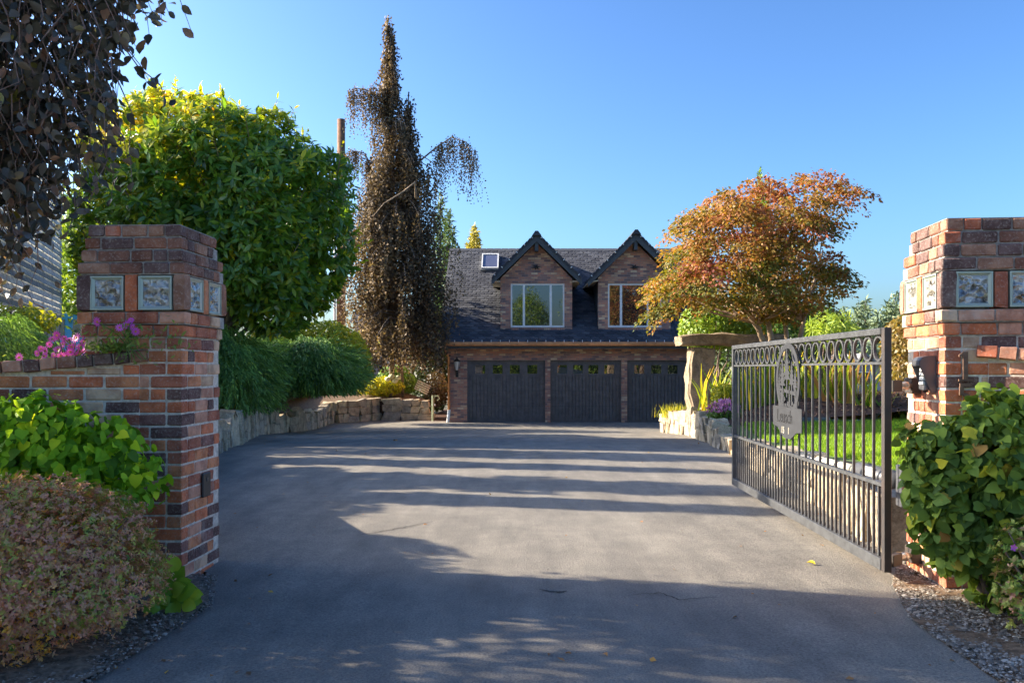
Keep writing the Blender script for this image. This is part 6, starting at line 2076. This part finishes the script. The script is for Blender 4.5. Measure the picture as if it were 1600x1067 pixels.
# gravel and litter on the verges
def pebbles(name, label, Q, size, mat):
    t = (np.array([(1, 0, 0), (0, 1, 0), (-1, 0, 0), (0, -1, 0), (0, 0, .7), (.75, .75, .35), (-.75, .7, .3), (-.7, -.75, .35), (.7, -.7, .3)], float), np.array([(0, 5, 4, 8), (5, 1, 6, 4), (6, 2, 7, 4), (7, 3, 8, 4)]))
    n = len(Q)
    V, Fq, tt = leaf_geo(Q, unit(rnd(n) * np.array([1, 1, .25])), unit(np.array([0, 0, 1.]) + rnd(n, .25)), size, rng.uniform(0, 1, n), t)
    return tag(link(name, np_mesh(name, V, Fq, mat, tt, smooth=True)), label, 'gravel', kind='stuff')
gvm, nt, b, o = nmat('gravel_stone')
a_ = N(nt, 'ShaderNodeAttribute', attribute_name='tint'); r = ramp(nt, [(0, (.08, .065, .05)), (.4, (.17, .14, .11)), (.8, (.28, .24, .20)), (1, (.46, .42, .36))])
nt.links.new(a_.outputs['Fac'], r.inputs[0]); nt.links.new(r.outputs[0], b.inputs['Base Color']); b.inputs['Roughness'].default_value = .85
n = 11000
yy = rng.uniform(2.6, 5.7, n); ex = np.array([float(edgeR(y)) for y in yy]); dx = np.abs(rng.normal(0, .30, n)) - .05
Q = np.stack([ex + dx, yy, .010 + .05 * np.maximum(0, ex + dx - 2.2)], 1)
pebbles('gravel', 'loose grey gravel along the right edge of the asphalt', Q, rng.uniform(.003, .0095, n) * np.where(rng.random(n) < .05, 2.0, 1), gvm)
n = 4200
yy = rng.uniform(2.8, 5.2, n); ex = np.array([float(edgeL(y)) for y in yy]); dx = np.abs(rng.normal(0, .17, n)) - .06
Q = np.stack([ex - dx, yy, np.full(n, .018)], 1)
pebbles('gravel', 'sparse grit and pebbles in the soil at the left edge of the asphalt', Q, rng.uniform(.002, .0065, n) * np.where(rng.random(n) < .05, 2.2, 1), gvm)
n = 1300
yy = rng.uniform(2.8, 12, n); f = rng.random(n)
xl = np.array([float(edgeL(y)) for y in yy]); xr = np.array([float(edgeR(y)) for y in yy])
sd = np.where(rng.random(n) < .5, f ** 3, 1 - f ** 3)
Q = np.stack([xl + (xr - xl) * sd, yy, np.array([gz(y) for y in yy]) + .012 * np.sin(np.pi * sd) - .001], 1)
pebbles('grit', 'tiny pale grit scattered on the asphalt drive', Q, rng.uniform(.002, .005, n), gvm)

# bark litter in the mulch beds
n = 5000
yy = rng.uniform(15, 20, n); wx, wz = interp_path(WR, yy); xx = wx + rng.uniform(.2, 6, n)
Q = np.stack([xx, yy, np.array([mulch_z(a, c) for a, c in zip(xx, yy)]) + .012], 1)
V, Fq, tt = leaf_geo(Q, unit(rnd(n) * np.array([1, 1, .3])), unit(np.array([0, 0, 1.]) + rnd(n, .5)), rng.uniform(.04, .09, n), rng.uniform(0, 1, n), T_RHOMB)
bk_m = leafmat('bark_chip', [(0, (.03, .018, .013)), (1, (.15, .085, .055))], 'attr', .9, 0.0)
tag(link('bark_mulch', np_mesh('bark_mulch', V, Fq, bk_m, tt)), 'dark bark chips on the bed behind the lawn', 'mulch', kind='stuff')

def crack(pts, w_):
    pw = []
    r = random.Random(len(pts))
    P3 = []
    for px, py in pts:
        Y = CAMZ * F / (py - 577); P3.append(Vector(((px - 800) / F * Y, Y, 0)))
    fine = []
    for a, c in zip(P3[:-1], P3[1:]):
        for k in range(7): fine.append(a.lerp(c, k / 7) + Vector((r.uniform(-.014, .014), r.uniform(-.014, .014), 0)))
    fine.append(P3[-1])
    mb = MB()
    def hz(p):
        xl_, xr_ = float(edgeL(p.y)), float(edgeR(p.y)); return 0.012 * math.sin(math.pi * (p.x - xl_) / (xr_ - xl_)) + .0045
    for i in range(len(fine) - 1):
        a, c = fine[i], fine[i + 1]; t = (c - a).normalized(); n = Vector((-t.y, t.x, 0))
        wa, wb2 = w_ * (.4 + .6 * math.sin(math.pi * i / (len(fine) - 1))), w_ * (.4 + .6 * math.sin(math.pi * (i + 1) / (len(fine) - 1)))
        mb.poly([(a.x - n.x * wa, a.y - n.y * wa, hz(a)), (c.x - n.x * wb2, c.y - n.y * wb2, hz(c)), (c.x + n.x * wb2, c.y + n.y * wb2, hz(c)), (a.x + n.x * wa, a.y + n.y * wa, hz(a))])
    tag(mb.build('asphalt_crack', M['crack']), kind='structure')
crack([(560, 838), (600, 832), (640, 824), (676, 817)], .006)
crack([(845, 925), (872, 929), (884, 927)], .008)
crack([(990, 932), (1030, 930), (1060, 940), (1120, 936)], .004)
n = 420
yy = rng.uniform(2.9, 20, n); f = rng.random(n) ** 4 * .5; f = np.where(rng.random(n) < .5, f, 1 - f)
xl = np.array([float(edgeL(y)) for y in yy]); xr = np.array([float(edgeR(y)) for y in yy])
Q = np.stack([xl + (xr - xl) * f, yy, np.array([gz(y) for y in yy]) + .012 * np.sin(np.pi * f) + .006], 1)
V, Fq, tt = leaf_geo(Q, unit(rnd(n) * np.array([1, 1, .2])), unit(np.array([0, 0, 1.]) + rnd(n, .3)), rng.uniform(.015, .045, n), rng.uniform(0, 1, n), T_RHOMB)
tag(link('leaf_litter', np_mesh('leaf_litter', V, Fq, leafmat('litter_leaf', [(0, (.06, .035, .02)), (.7, (.17, .09, .035)), (1, (.30, .20, .04))], 'attr', .7, .1), tt)), 'small dry leaf litter along the drive edges', 'leaf litter', kind='stuff')
# fallen leaves on the drive
lf_y = leafmat('fallen_yellow', [(0, (.50, .30, .02)), (1, (.55, .30, .03))], 'obj', .6, .2)
lf_b = leafmat('fallen_brown', [(0, (.14, .07, .03)), (1, (.26, .13, .04))], 'obj', .7, .1)
lme = np_mesh('fallen_leaf', T_OVAL[0] * np.array([1, 1, 2.0]), T_OVAL[1], lf_y)
lmb = np_mesh('fallen_leaf', T_OVAL[0] * np.array([1, 1, 2.0]), T_OVAL[1], lf_b)
for (px, py, s, me_, lab) in ((1260, 882, .062, lme, 'yellow fallen leaf on the sunlit asphalt near the gate'), (620, 690, .12, lmb, 'brown fallen leaf on the shaded asphalt far along the drive'), (860, 1026, .030, lmb, 'small brown fallen leaf, leftmost of three at the near edge'), (893, 1027, .030, lmb, 'small brown fallen leaf, middle of three at the near edge'), (942, 1026, .035, lmb, 'small brown fallen leaf, rightmost of three at the near edge'), (668, 822, .035, lmb, 'tiny dark leaf on the shaded asphalt beside the hairline crack')):
    Y = 1.25 * F / (py - 577)
    for _ in range(6): Y = (CAMZ - gz(Y)) * F / (py - 577)
    p = at(px, py, Y); p.z = gz(Y) + .016
    o = link('fallen_leaf', me_, None, loc=p, rot=(.1, .06, random.uniform(0, 6)), scale=(s, s, s))
    tag(o, lab, 'leaf', 'fallen leaves on the drive')
